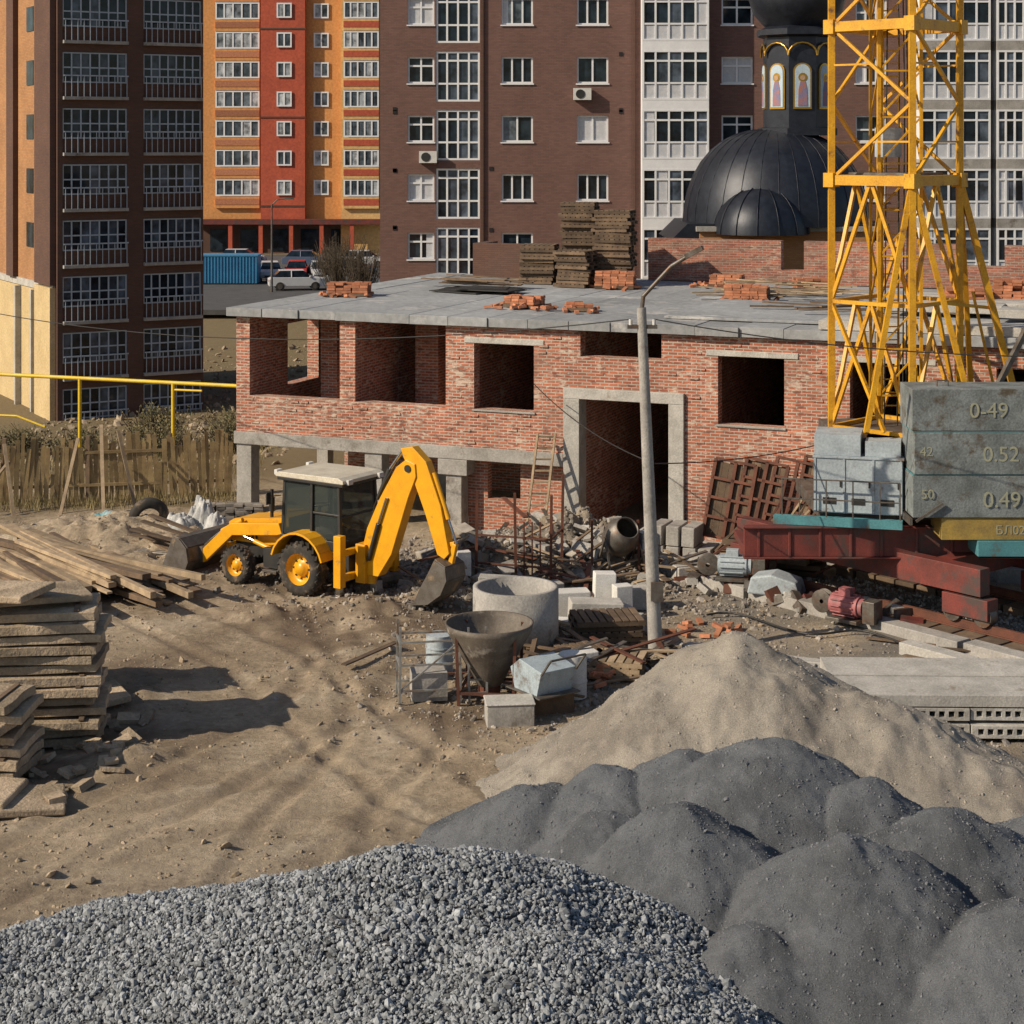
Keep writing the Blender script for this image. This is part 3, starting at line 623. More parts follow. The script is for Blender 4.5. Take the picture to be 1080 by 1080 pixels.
for i in range(8):
    a=-math.pi/2+i*math.pi/4
    w.T=Matrix.Translation((cx,0,11.3))@Matrix.Rotation(a+math.pi/2,4,'Z')@Matrix.Translation((0,-1.39,0))
    n_=9; arch=[(-.32,1.2),(.32,1.2),(.32,2.7)]+[(.32*math.cos(t),2.7+.32*math.sin(t)) for t in [math.pi*j/n_ for j in range(1,n_)]]+[(-.32,2.7)]
    ar2=[(x*1.22,1.2+(z-1.2)*1.08-.08) for x,z in arch]
    w.extr(ar2,-.06,.02,mGold); w.extr(arch,-.09,-.061,mIconB)
    w.extr([(-.2,1.25),(.2,1.25),(.18,1.95),(.1,2.3),(-.1,2.3),(-.18,1.95)],-.11,-.092,mIcon)
    w.cyl((0,-.095,2.47),(0,-.105,2.47),.19,mGold,n=16); w.cyl((0,-.106,2.45),(0,-.12,2.45),.11,mSkin,n=12)
    pts=[(.62*math.cos(t),-.1,3.4+.55*math.sin(t)) for t in [math.pi*j/8 for j in range(9)]]
    w.tube(pts,.05,mGold,n=6)
    for j in range(6): w.cyl((-.5+j*.2,-.2,4.3),(-.5+j*.2,-.2,4.5),.05,mGold,n=6)
w.T=Matrix.Identity(4)
w.beam((cx,0,20.4),(cx,0,22.4),.1,mGold); w.beam((cx-.5,0,21.8),(cx+.5,0,21.8),.09,mGold); w.beam((cx-.28,0,22.1),(cx+.28,0,22.1),.08,mGold); w.beam((cx-.3,0,21.2),(cx+.3,0,21.0),.08,mGold)
w.lathe([(.01,-.25),(.2,-.15),(.25,0),(.2,.15),(.01,.25)],(cx,0,20.5),mGold,n=12)
w.obj('icons_and_cross',parent=ch)
# ---------------------------------------------------------------- crane
cr=empty('tower_crane',(9.2,43.2,0))
w=MB(); a0=math.radians(45); hd=1.55
C=[Vector((hd*math.cos(math.radians(d)),hd*math.sin(math.radians(d)),0)) for d in (-88,2,92,182)]
zt=34.
def at(i,z,s=1): return Vector((C[i%4].x*s,C[i%4].y*s,z))
for i in range(4): w.beam(at(i,4.1),at(i,zt),.15,mYelC)
lev=[4.2,7.2,10.1]
while lev[-1]<zt-1: lev.append(lev[-1]+1.83)
for li,z in enumerate(lev):
    big=(li==2 or (li>2 and (li-2)%2==0))
    for i in range(4):
        if big: w.beam(at(i,z),at(i+1,z),.18,mYelC,.24)
        elif li<2: w.beam(at(i,z),at(i+1,z),.09,mYelC)
        if big: w.beam(at(i,z),at(i+2,z),.07,mYelC)
    if li+1<len(lev):
        z2=lev[li+1]
        for i in range(4):
            if li<2:
                m_=(at(i,z2)+at(i+1,z2))/2; w.beam(at(i,z),m_,.085,mYelC); w.beam(at(i+1,z),m_,.085,mYelC)
            else:
                a,b=(at(i,z),at(i+1,z2)) if (li%2==0) else (at(i+1,z),at(i,z2)); w.beam(a,b,.075,mYelC)
                m_=(a+b)/2; c_=at(i+1,(z+z2)/2) if li%2==0 else at(i,(z+z2)/2); w.beam(m_,c_,.045,mYelC)
for z in lev[2::2]:
    for i in range(4): w.cbox(tuple(at(i,z)),(.28,.28,.34),mYelC,a0)
for sx in(-.5,.5):
    for sy in(-.5,.5): w.beam((sx,sy,5),(sx,sy,20),.07,mYelC)
z=5
while z<19.5:
    w.beam((-.5,-.5,z),(.5,-.5,z+1.1),.04,mYelC); w.beam((.5,-.5,z),(.5,.5,z+1.1),.04,mYelC); w.beam((-.5,.5,z),(-.5,-.5,z+1.1),.04,mYelC); w.beam((-.5,-.5,z),(.5,-.5,z),.04,mYelC); z+=1.1
for z in np.arange(4.6,22,.32): w.beam((-.2,.6,z),(.2,.6,z),.03,mYelC)
w.beam((-.2,.6,4.4),(-.2,.6,22),.04,mYelC); w.beam((.2,.6,4.4),(.2,.6,22),.04,mYelC)
w.beam(at(1,10.1),(2.95,.3,4.9),.15,mYelC); w.beam(at(1,10.1),(2.2,1.5,4.6),.12,mYelC)
w.beam(at(0,10.1),(-1.0,-1.5,4.3),.12,mYelC); w.beam(at(0,10.1),(1.3,-1.55,5.3),.12,mYelC); w.beam(at(3,7.2),(-.6,-1.6,4.3),.08,mYelC)
w.beam((1.9,.2,7.4),(2.5,.4,4.9),.06,mYelC); w.beam((1.0,-.6,7.2),(2.4,.3,7.0),.08,mYelC)
w.beam((3.3,-.8,7.4),(1.9,-1.4,5.0),.12,mSteel); w.beam((3.0,-.5,7.4),(3.6,-.8,7.3),.18,mSteel)
d=Vector((.80,.60,0)); s_=Vector((-.6,.8,0)); base=Vector((0,0,zt))
for sgn,L in((1,24),(-1,9)):
    for t in np.arange(0,L,2.0):
        p=base+d*(sgn*t); q=base+d*(sgn*(t+2))
        for o in(-.6,.6): w.beam(p+s_*o,q+s_*o,.1,mYelC)
        w.beam(p+Vector((0,0,1.2)),q+Vector((0,0,1.2)),.12,mYelC)
        for o in(-.6,.6): w.beam(p+s_*o,(p+q)/2+Vector((0,0,1.2)),.06,mYelC); w.beam(q+s_*o,(p+q)/2+Vector((0,0,1.2)),.06,mYelC)
        w.beam(p-s_*.6,p+s_*.6,.06,mYelC)
for i in range(4): w.beam(at(i,zt),(0,0,zt+5),.14,mYelC)
w.beam((0,0,zt+5),tuple(base+d*20+Vector((0,0,1.2))),.05,mSteel); w.beam((0,0,zt+5),tuple(base-d*8.5+Vector((0,0,.1))),.05,mSteel)
w.obj('lattice_mast',parent=cr)
w=MB()
for dx,dy in [(.1,-.3),(-.25,.1),(.3,.25),(.05,.05)]: w.tube([(dx,dy,4.2),(dx+.05,dy,12),(dx*.4,dy*.4,22),(dx*.2,0,33)],.018,mBlack,n=5)
w.cbox((-.2,-.1,11.0),(.5,.4,.7),mBlueG,.3); w.cbox((.15,-.2,14.9),(.45,.4,.5),mBlack,.2); w.cbox((0,0,10.25),(1.6,1.6,.06),mSteel,a0)
w.obj('mast_cables_and_boxes',parent=cr)
w=MB(); w.box(-1,1,-2.6,-1.7,31.5,33.6,mYelC); w.box(-.9,.9,-2.64,-2.603,32.3,33.4,mGlassB); w.obj('operator_cab',parent=cr)
w=MB()
for zb,x0,x1 in [(2.62,-.25,3.2),(3.59,-.22,3.23),(4.56,-.27,3.15)]:
    w.box(x0,x1,-3.0+R(-.015,.015),-1.75,zb,zb+.93,mBallast)
for x in (.4,2.6):
    w.tube([(x,-2.5,5.49),(x,-2.5,5.62),(x+.25,-2.5,5.62),(x+.25,-2.5,5.49)],.02,mSteel,n=6)
w.obj('ballast_blocks',parent=cr,bevel=.02)
w=MB()
for z in (3.51,4.48): w.box(-.24,3.22,-2.99,-1.8,z+.045,z+.075,mTeal)
w.beam((-.2,-3.06,2.55),(.4,-3.06,2.95),.05,mSteel); w.box(-.32,-.26,-3.0,-1.8,2.45,2.6,mSteel)
w.box(.4,3.2,-2.95,-1.9,2.12,2.6,M('dirty_olive_yellow',(.40,.27,.06),(.22,.16,.06),2,.6))
w.obj('ballast_supports',parent=cr)
def txt(s,x,y,z,size,par,name='block_number'):
    c=bpy.data.curves.new(name,'FONT'); c.body=s; c.size=size; c.extrude=.003; c.align_x='LEFT'; c.materials.append(mLet)
    o=bpy.data.objects.new(name,c); o.location=(x,y,z); o.rotation_euler=(math.pi/2,0,0); o.parent=par
    bpy.context.scene.collection.objects.link(o)
txt('0-49',1.0,-3.02,4.86,.48,cr); txt('0.52',1.3,-3.02,3.88,.48,cr); txt('0.49',1.3,-3.02,2.86,.5,cr)
txt('42',-.1,-3.02,4.0,.3,cr); txt('50',-.08,-3.02,3.05,.3,cr); txt('БЛ02',1.6,-2.956,2.24,.28,cr)
w=MB()
w.T=Matrix.Translation((-2.25,-1.75,0))@Matrix.Rotation(math.radians(-14),4,'Z')
w.box(0,2.0,0,1.3,2.5,3.75,mBlueG); w.box(-.03,2.03,-.03,1.33,3.753,3.8,mBlueG)
w.box(.0,1.05,.05,1.2,3.803,4.28,mBlueG); w.box(1.15,1.95,.1,1.2,3.803,4.15,mBlueG)
for x in (.02,.68,1.34,1.96): w.box(x-.025,x+.025,-.02,-.003,2.5,3.75,mBlueG)
for x in (.2,.85,1.5): w.box(x,x+.3,-.015,-.004,2.7,2.85,mBlack); w.box(x+.38,x+.42,-.03,-.004,3.1,3.25,mBlack)
w.box(-.9,2.0,-.35,-.03,2.3,2.42,mTeal); w.box(-.9,2.0,-.36,-.352,2.25,2.46,mTeal)
for x in (-.7,-.3,.3,.9,1.5,1.95): w.beam((x,-.33,2.42),(x,-.33,3.3),.03,mSteel)
w.beam((-.7,-.33,3.3),(1.95,-.33,3.3),.03,mSteel); w.beam((-.7,-.33,2.85),(1.95,-.33,2.85),.03,mSteel)
w.obj('machinery_cabinet',parent=cr,bevel=.012)
w=MB()
w.box(-2.1,3.3,-1.7,1.9,2.3,2.58,mSteel)
w.box(-1.6,1.7,-1.4,1.5,2.6,4.15,mSteel)
w.lathe([(1.5,0),(1.5,.5),(1.3,.5)],(0,0,1.8),mRust,n=32)
rd=Vector((.643,-.766,0)); rp=Vector((.766,.643,0))
for sg in(-1.5,1.5):
    c=rp*sg; w.beam(tuple(c-rd*3.6+Vector((0,0,1.35))),tuple(c+rd*3.6+Vector((0,0,1.35))),.35,mRedO,.6)
for sg in(-2.4,0,2.4):
    c=rd*sg; w.beam(tuple(c-rp*1.5+Vector((0,0,1.4))),tuple(c+rp*1.5+Vector((0,0,1.4))),.4,mRedO,.5)
for s1 in(-1.5,1.5):
    for s2 in(-3.2,3.2):
        c=rp*s1+rd*s2; w.beam(tuple(c-rd*.6+Vector((0,0,.78))),tuple(c+rd*.6+Vector((0,0,.78))),.4,mRedO,.45)
        for s3 in(-.4,.4):
            e=c+rd*s3; w.cyl(tuple(e-rp*.12+Vector((0,0,.62))),tuple(e+rp*.12+Vector((0,0,.62))),.24,mSteel,n=18)
w.box(-3.9,-2.1,-1.9,-.2,1.6,1.75,mRedO); w.box(-3.9,3.3,-2.1,-1.95,1.55,2.2,mRedO)
w.box(1.2,3.4,-3.0,-1.9,1.75,2.1,mTeal)
for x in (-3.6,-2.9,-2.2,-1.5,-.8,0,.8,1.6,2.4): w.box(x,x+.06,-2.14,-2.103,1.55,2.2,mRedO)
w.box(-3.92,3.32,-2.2,-1.9,2.203,2.24,mRedO); w.box(-3.92,3.32,-2.2,-1.9,1.51,1.547,mRedO)
w.obj('undercarriage',parent=cr,bevel=.01)
tk=empty('crane_track')
w=MB(); gb=MB()
P0=Vector((9.2,43.2,0))
for sg in(-1.5,1.5):
    c=P0+rp*sg; a,b=(-6.2,12) if sg<0 else (-2.6,12)
    w.beam(tuple(c+rd*a+Vector((0,0,.33))),tuple(c+rd*b+Vector((0,0,.33))),.08,mRust,.14)
    w.beam(tuple(c+rd*a+Vector((0,0,.42))),tuple(c+rd*b+Vector((0,0,.42))),.09,mRust,.04)
    w.beam(tuple(c+rd*a+Vector((0,0,.255))),tuple(c+rd*b+Vector((0,0,.255))),.16,mRust,.03)
    t=a
    while t<b:
        p=c+rd*(t+.3); gb.cbox((p.x,p.y,.12),(.55,1.2,.22),mWoodD,math.atan2(rp.y,rp.x)+1.57+R(-.05,.05)); t+=.62
c=P0-rp*2.35
for k in range(5): gb.beam(tuple(c+rd*(-5.5+k*3.1)+Vector((0,0,.13))),tuple(c+rd*(-2.55+k*3.1)+Vector((0,0,.13+R(-.04,.04)))),.45,mConc,.28)
w.obj('rails',parent=tk); gb.obj('sleepers_and_kerb',parent=tk,bevel=.015)
n=6000; t=rng.uniform(-6,12,n); s1=rng.uniform(-2.3,2.6,n); k=~((t<-2.6)&(s1>.4)); t,s1=t[k],s1[k]
P=np.stack([9.2+rd.x*t+rp.x*s1,43.2+rd.y*t+rp.y*s1,np.full(len(t),.06)],-1); stones('track_ballast',P,np.clip(rng.lognormal(-2.6,.3,len(t)),.04,.15),mRubble,.75,tk)
# ---------------------------------------------------------------- backhoe loader
mTint,nt,b=newmat('tinted_glass'); b.inputs['Base Color'].default_value=(.12,.15,.15,1); b.inputs['Transmission Weight'].default_value=.75; b.inputs['Roughness'].default_value=.02; b.inputs['IOR'].default_value=1.15
bh=empty('backhoe_loader',(-4.57,44.6,-.02),math.radians(146))
w=MB()
def wheel(x,y,r,wd,sy,rim):
    o=[(r*.58,-wd/2*.9),(r*.8,-wd/2),(r*.95,-wd/2*.85),(r*.99,0),(r*.95,wd/2*.85),(r*.8,wd/2),(r*.58,wd/2*.9)]
    w.lathe(o,(x,y,r),mTyre,n=32,axis='Y')
    for i in range(22):
        a=i*2*math.pi/22
        for s in(-1,1):
            aa=a+(s>0)*.14
            p=Vector((x+r*.97*math.cos(aa),y+s*.02,r+r*.97*math.sin(aa))); q=Vector((x+r*.95*math.cos(aa+.28),y+s*wd*.47,r+r*.95*math.sin(aa+.28)))
            w.beam(p,q,.05,mTyre,.07)
    w.lathe([(r*.6,sy*wd*.44),(r*.56,sy*wd*.36),(r*.5,sy*wd*.12),(r*.28,sy*wd*.08),(r*.24,sy*wd*.3),(.001,sy*wd*.32)],(x,y,r),rim,n=28,axis='Y')
    w.lathe([(r*.6,-sy*wd*.44),(r*.5,-sy*wd*.1),(.001,-sy*wd*.1)],(x,y,r),rim,n=20,axis='Y')
    for i in range(8):
        a=i*math.pi/4; w.cyl((x+r*.36*math.cos(a),y+sy*wd*.08,r+r*.36*math.sin(a)),(x+r*.36*math.cos(a),y+sy*wd*.16,r+r*.36*math.sin(a)),.025,mBlack,n=6)
for sy in(-1,1): wheel(0,sy*.93,.66,.42,sy,mYel); wheel(2.14,sy*.9,.47,.32,sy,mYel)
w.obj('wheels',parent=bh)
w=MB()
w.box(-1.15,2.75,-.33,.33,.5,.95,mBlack); w.box(-.1,.1,-.85,.85,.52,.8,mBlack); w.box(2.04,2.24,-.8,.8,.36,.56,mBlack)
w.extr([(.92,.95),(2.78,.92),(2.9,1.05),(2.86,1.38),(2.7,1.47),(.92,1.68)],-.45,.45,mYel)
w.box(2.87,2.93,-.38,.38,.85,1.3,mBlack); w.box(2.55,2.98,-.42,.42,.55,.83,mYel)
for k in range(5): 
    for sy in(-1,1): w.box(1.9+k*.13,1.97+k*.13,sy*.452-.006,sy*.452+.006,1.05,1.3,mBlack)
for sy in(-1,1):
    pts=[(.82*math.cos(t),.72+.82*math.sin(t)) for t in [math.radians(d) for d in range(15,166,15)]]
    w.strip(pts,.05,sy*.93-.26,sy*.93+.26,mYel)
    w.box(-.8,.8,min(sy*.45,sy*.72),max(sy*.45,sy*.72),.95,1.3,mYel)
    w.box(.75,1.35,min(sy*.42,sy*.85),max(sy*.42,sy*.85),.5,.98,mBlack); w.box(.8,1.25,min(sy*.86,sy*1.0),max(sy*.86,sy*1.0),.42,.48,mSteel)
    w.box(1.0,1.8,sy*.456-.004,sy*.456+.004,1.36,1.44,mBlack)
w.cyl((1.6,.25,1.5),(1.6,.25,2.3),.045,mBlack); w.cyl((1.6,.25,1.75),(1.6,.25,2.1),.075,mBlack)
w.obj('body',parent=bh,bevel=.03)
w=MB()
w.box(-1.02,.9,-.74,.74,1.12,1.36,mBlack)
for x,y in [(-1.0,-.72),(-1.0,.72),(-.12,-.74),(-.12,.74),(.86,-.68),(.86,.68)]:
    w.beam((x,y,1.3),(x*.93,y*.95,2.76),.08,mBlack)
for sy in(-1,1): w.beam((-1,sy*.72,2.0),(-.12,sy*.72,2.0),.05,mBlack); w.beam((-.95,sy*.71,2.72),(.84,sy*.69,2.72),.08,mBlack)
w.beam((-1,-.72,1.95),(-1,.72,1.95),.05,mBlack); w.beam((.86,-.66,1.36),(.86,.66,1.36),.06,mBlack)
w.extr([(-1.15,2.78),(.98,2.78),(1.04,2.83),(.9,2.9),(-1.0,2.92),(-1.15,2.86)],-.8,.8,mCab)
w.box(-1.12,.96,-.78,.78,2.70,2.777,mBlack)
for y in(-.6,.6): w.cbox((1.08,y,2.85),(.1,.2,.13),mPale); w.cbox((-1.2,y,2.82),(.08,.18,.12),mPale)
w.box(-.3,.2,-.25,.25,1.36,1.72,mBlack); w.box(-.42,-.28,-.25,.25,1.6,2.25,mBlack); w.beam((.6,0,1.4),(.42,0,1.95),.06,mBlack); w.lathe([(.18,-.015),(.2,0),(.18,.015)],(.42,0,1.97),mBlack,n=16)
for sy in(-1,1): w.beam((.9,sy*.7,2.3),(1.05,sy*1.0,2.3),.025,mBlack); w.cbox((1.05,sy*1.0,2.25),(.04,.16,.3),mBlack)
w.obj('cab',parent=bh,bevel=.02)
w=MB()
for sy in(-1,1):
    w.add([(-.97,sy*.715,1.38),(.84,sy*.70,1.38),(.80,sy*.675,2.7),(-.91,sy*.69,2.7)],[(0,1,2,3)],mTint)
w.add([(.865,-.66,1.38),(.865,.66,1.38),(.81,.63,2.7),(.81,-.63,2.7)],[(0,1,2,3)],mTint)
w.add([(-1.0,-.69,1.38),(-1.0,.69,1.38),(-.94,.66,2.7),(-.94,-.66,2.7)],[(0,1,2,3)],mTint)
w.obj('cab_glass',parent=bh)
w=MB()
for sy in(-1,1):
    y0,y1=sorted((sy*.62,sy*.74))
    w.extr([(.85,1.35),(.95,1.6),(2.55,1.42),(2.75,1.3),(3.68,.52),(3.62,.3),(3.45,.32),(2.5,1.12),(1.0,1.3)],y0,y1,mYel)
    w.cyl((.95,sy*.68,.85),(1.8,sy*.68,1.05),.06,mYel); w.cyl((1.8,sy*.68,1.05),(2.4,sy*.68,1.2),.035,mChrome)
    w.cyl((2.3,sy*.56,1.5),(3.0,sy*.56,1.15),.055,mYel); w.cyl((3.0,sy*.56,1.15),(3.6,sy*.56,.72),.03,mChrome)
w.cyl((2.7,-.68,1.25),(2.7,.68,1.25),.07,mYel)
w.obj('loader_arms',parent=bh,bevel=.015)
w=MB()
bp=[(4.55,.05),(3.95,.03),(3.72,.12),(3.6,.38),(3.66,.72),(3.9,.92),(4.1,.95)]
w.strip(bp,.05,-1.15,1.15,mBuck)
for sy in(-1,1): w.extr([(4.55,.05),(3.95,.02),(3.7,.12),(3.58,.38),(3.65,.72),(3.9,.94),(4.12,.96)],sy*1.17-.03,sy*1.17+.03,mBuck)
for k in range(8): w.cbox((4.62,-1.05+k*.3,.05),(.2,.08,.05),mBuck)
w.box(3.5,3.62,-.75,-.55,.3,.7,mBuck); w.box(3.5,3.62,.55,.75,.3,.7,mBuck)
w.obj('front_bucket',parent=bh,bevel=.008)
w=MB()
w.box(-1.32,-1.17,-1.12,1.12,.5,.66,mYel); w.box(-1.32,-1.17,-1.12,1.12,1.1,1.24,mYel)
for sy in(-1,1):
    w.box(-1.36,-1.14,sy*1.05-.1,sy*1.05+.1,.38,1.62,mYel); w.box(-1.32,-1.18,sy*1.05-.07,sy*1.05+.07,.18,.38,mChrome); w.box(-1.42,-1.08,sy*1.05-.17,sy*1.05+.17,.1,.18,mSteel)
w.box(-1.17,-.95,-.6,.6,.6,1.2,mBlack)
w.box(-1.62,-1.33,.05,.55,.42,1.35,mYel); w.cyl((-1.62,.3,.4),(-1.62,.3,1.38),.13,mYel)
yc=.3
boom=[(-1.55,.62),(-1.42,1.05),(-1.62,1.75),(-2.0,2.5),(-2.5,3.3),(-2.78,3.5),(-3.05,3.42),(-3.08,3.12),(-2.85,2.6),(-2.6,1.9),(-2.35,1.2),(-1.95,.62)]
w.extr(boom,yc-.16,yc+.16,mYel)
dip=[(-2.68,3.55),(-2.6,3.75),(-2.95,3.82),(-3.35,3.5),(-3.78,2.5),(-4.02,1.42),(-3.88,1.28),(-3.68,1.36),(-3.32,2.3),(-3.02,2.95),(-2.82,3.35)]
w.extr(dip,yc-.12,yc+.12,mYel)
for sy in(-1,1):
    w.cyl((-1.7,yc+sy*.2,1.0),(-2.0,yc+sy*.2,1.9),.06,mBlack); w.cyl((-2.0,yc+sy*.2,1.9),(-2.25,yc+sy*.2,2.55),.035,mChrome)
    w.cyl((-1.55,yc+sy*.165,1.0),(-1.55,yc+sy*.18,1.0),.1,mBlack); w.cyl((-2.85,yc+sy*.165,3.3),(-2.85,yc+sy*.19,3.3),.09,mBlack)
w.cyl((-1.85,yc,2.45),(-2.2,yc,3.2),.07,mBlack); w.cyl((-2.2,yc,3.2),(-2.6,yc,3.7),.04,mChrome)
w.cyl((-3.5,yc,3.25),(-3.92,yc,2.2),.06,mYel); w.cyl((-3.92,yc,2.2),(-4.15,yc,1.65),.035,mChrome)
w.beam((-4.12,yc,1.65),(-3.85,yc,1.6),.1,mYel); w.beam((-4.12,yc,1.65),(-4.0,yc,1.15),.12,mYel)
for o in(-.07,.07): 
    w.tube([(-1.55,yc+o,1.4),(-1.78,yc+o,2.3),(-2.1,yc+o,2.9),(-2.45,yc+o,3.4)],.02,mBlack,n=6)
w.obj('backhoe_arm',parent=bh,bevel=.02)
w=MB()
bk=[(-3.78,1.3),(-4.08,1.15),(-4.12,.85),(-3.95,.5),(-3.6,.25),(-3.15,.15)]
w.strip(bk,.05,yc-.36,yc+.36,mBuck)
for s in(-1,1): w.extr([(-3.78,1.28),(-4.1,1.15),(-4.14,.85),(-3.97,.5),(-3.6,.23),(-3.15,.15),(-3.35,.55),(-3.6,.95)],yc+s*.37-.02,yc+s*.37+.02,mBuck)
for k in range(5): w.cbox((-3.05,yc-.3+k*.15,.15),(.22,.06,.05),mBuck)
w.obj('digging_bucket',parent=bh,bevel=.008)
# ---------------------------------------------------------------- fence, pipe
w=MB(); x=-24.
while x<-8.7:
    y=54.6+(x+15.8)*.19+.12*math.sin(x*.9); h=R(1.6,2.15) if random.random()>.07 else R(.8,1.4); wd=R(.10,.16); ln=.06*math.sin(x*.7)
    z=gs(x,y)
    w.cbox((x,y,z+h/2-.1),(wd,.025,h+.2),mFence,R(-.1,.1)+.19,R(-.06,.06),ln+R(-.05,.05)); x+=wd+R(.003,.02)
for z in (.5,1.5): w.beam((-24,53.1,z),(-8.7,56.0,z),.05,mFence,.09)
x=-23
while x<-9: w.beam((x,54.6+(x+15.8)*.19+.1,-.1),(x+R(-.1,.1),54.6+(x+15.8)*.19+.1,2.0),.12,mWoodD); x+=2.5
for a,b in [((-11.9,52.5,0),(-12.5,54.8,2.4)),((-14.6,52.8,0),(-15.3,54.3,1.9)),((-11.2,53.6,.1),(-12.0,54.9,2.2)),((-13.3,53,0),(-13.2,54.8,2.0)),((-16,52,0),(-15.1,54,1.4))]: w.beam(a,b,.1,mWood,.05)
w.obj('wooden_fence')
w=MB(); a=Vector((-30,72,2.2)); b=Vector((-9.9,64,2.35))
w.cyl(a,b,.07,mPipe); w.cyl(b,b+Vector((0,0,-.01))+Vector((1.2,-.5,0)),.07,mPipe)
for t in (.05,.29,.53,.70,.885): p=a.lerp(b,t); w.cyl((p.x,p.y,gs(p.x,p.y)-.3),(p.x,p.y,p.z),.07,mPipe)
w.cyl(a.lerp(b,.885)+Vector((0,0,-.25)),b+Vector((-1.2,.5,-.25)),.04,mPipe)
w.tube([(-30,69,1.0),(-18,65.5,1.05),(-16.9,65.2,.7)],.04,mPipe)
w.obj('gas_pipe')
w=MB(); mWeed=M('dry_grass',(.38,.30,.14),(.22,.19,.09),3,.9,island=.4)
for i in range(6500):
    x=R(-22,-8.5); y=54.1+(x+15.8)*.19+random.gauss(0,.5) if i<3200 else R(57,66); z=gs(x,y)-.02; h=R(.15,.55)
    d=.02; a=R(0,3.14); w.add([(x,y,z),(x+d*math.cos(a),y+d*math.sin(a),z),(x+R(-.15,.15),y+R(-.15,.15),z+h)],[(0,1,2)],mWeed)
w.obj('dry_grass')
# ---------------------------------------------------------------- concrete slab stacks (left)
def slabstack(x,y,z,n,sx,sy,t,rz,gap=.045,jit=.13,mat=None,name='concrete_slab_stack'):
    b=MB(); zz=z
    for i in range(n):
        T=Matrix.Translation((x+R(-jit,jit),y+R(-jit,jit),zz))@Matrix.Rotation(rz+R(-.09,.09),4,'Z')@Matrix.Rotation(R(-.02,.02),4,'Y')
        nx=9; pts=[]
        for j in range(nx): pts.append((-sx/2+sx*j/nx,-sy/2+R(0,.04)))
        for j in range(5): pts.append((sx/2-R(0,.06),-sy/2+sy*j/5))
        for j in range(nx): pts.append((sx/2-sx*j/nx,sy/2-R(0,.04)))
        for j in range(5): pts.append((-sx/2+R(0,.06),sy/2-sy*j/5))
        m_=len(pts); tt=t*R(.85,1.1)
        b.add([(p[0],p[1],0) for p in pts]+[(p[0]*.995,p[1]*.99,tt+R(-.006,.006)) for p in pts],[tuple(range(m_-1,-1,-1)),tuple(range(m_,2*m_))]+[(q,(q+1)%m_,m_+(q+1)%m_,m_+q) for q in range(m_)],mat or mSlabTan,T=T)
        for s in(-1,1):
            b.box(s*sx*.38-.05,s*sx*.38+.05,-sy/2+.05,sy/2-.08,tt+.008,t+gap-.004,mWoodD,T=T)
        zz+=t+gap
    return b.obj(name,bevel=.012)
slabstack(-9.15,33.3,0,13,3.1,1.5,.145,.12)
slabstack(-9.7,31.2,0,8,2.6,1.3,.14,-.08)
slabstack(-9.9,35.6,0,11,3.0,1.5,.14,.3)
b=MB()
for (x,y,z,rz,ry) in [(-8.5,29.7,.12,.25,.04),(-9.3,29.9,.25,-.1,.03),(-8.6,34.9,.12,.5,-.1),(-9.0,33.4,2.62,.5,.05),(-9.6,33.0,2.78,-.35,-.06)]:
    b.cbox((x,y,z),(2.2,1.1,.13),mSlabTan,rz,.03,ry)
b.obj('loose_concrete_slabs',bevel=.03)
b=MB()
for i in range(50): x=R(-8.6,-6.9); y=R(29.5,34.5); b.cbox((x,y,gs(x,y)+R(0,.1)),(R(.1,.45),R(.1,.3),R(.06,.14)),mSlabTan,R(0,3),R(-.4,.4),R(-.4,.4))
b.obj('broken_concrete')
b=MB()
for i in range(60):
    o=R(-1.7,1.7); L=R(3.0,8.0); s=R(-1.5,1.3); z=.12+ .75*max(0,1-abs(o)/1.7)*random.random(); c=Vector((-10.9+.757*o,45.3+.65*o,z+gs(-10.9,45.3)))
    a=R(-.14,.14)-.86; d=Vector((math.cos(a),math.sin(a),R(-.05,.03))); p=c+d*(s-L/2); q=c+d*(s+L/2)
    b.beam(tuple(p),tuple(q),R(.12,.26),mWood if random.random()<.65 else mWoodD,R(.05,.16))
b.obj('timber_pile',bevel=.008)
b=MB(); b.lathe([(.3,-.15),(.5,-.16),(.56,0),(.5,.16),(.3,.15),(.3,-.15)],(0,0,0),mTyre,n=28,axis='Y'); b.obj('old_tyre',(-10.2,50.6,.5),.3,rx=.25)
b=MB(); b.lathe([(.28,-.13),(.45,-.14),(.5,0),(.45,.14),(.28,.13),(.28,-.13)],(0,0,0),mTyre,n=28,axis='Y'); b.obj('old_tyre',(-9.6,50.9,.2),.3,rx=1.45)
def blob(name,x,y,rx_,ry_,h,mat,seed):
    a=np.linspace(-1,1,40); A,B=np.meshgrid(a,a); r=np.hypot(A,B)
    Z=h*np.clip(1-r**2,0,1)**.6*(1+.8*fbm(A*2,B*2,1,4,seed))-.05
    return grid_mesh(name,x+A*rx_,y+B*ry_,Z+gs(x,y),mat)
for i,(x,y,a_,h) in enumerate([(-9.2,50.0,.45,.5),(-8.6,50.3,.4,.7),(-8.2,49.9,.38,.45),(-8.8,50.7,.45,.85)]): blob('rubbish_sack',x,y,a_,a_*.8,h,mTarp,5+i)
blob('crumpled_tarp',-11.6,51.8,.5,.4,.2,M('turquoise_sheet',(.12,.36,.40),(.45,.5,.5),4,.6),9)
b=MB()
for i in range(170):
    k=i//26; b.cbox((-8.9+(i%26%7)*.27+R(-.03,.03),51.6+(i%26//7)*.14+R(-.03,.03),.1+k*.085),(.25,.12,.075),mRubble,.1+R(-.1,.1))
b.obj('stacked_grey_bricks')
b=MB()
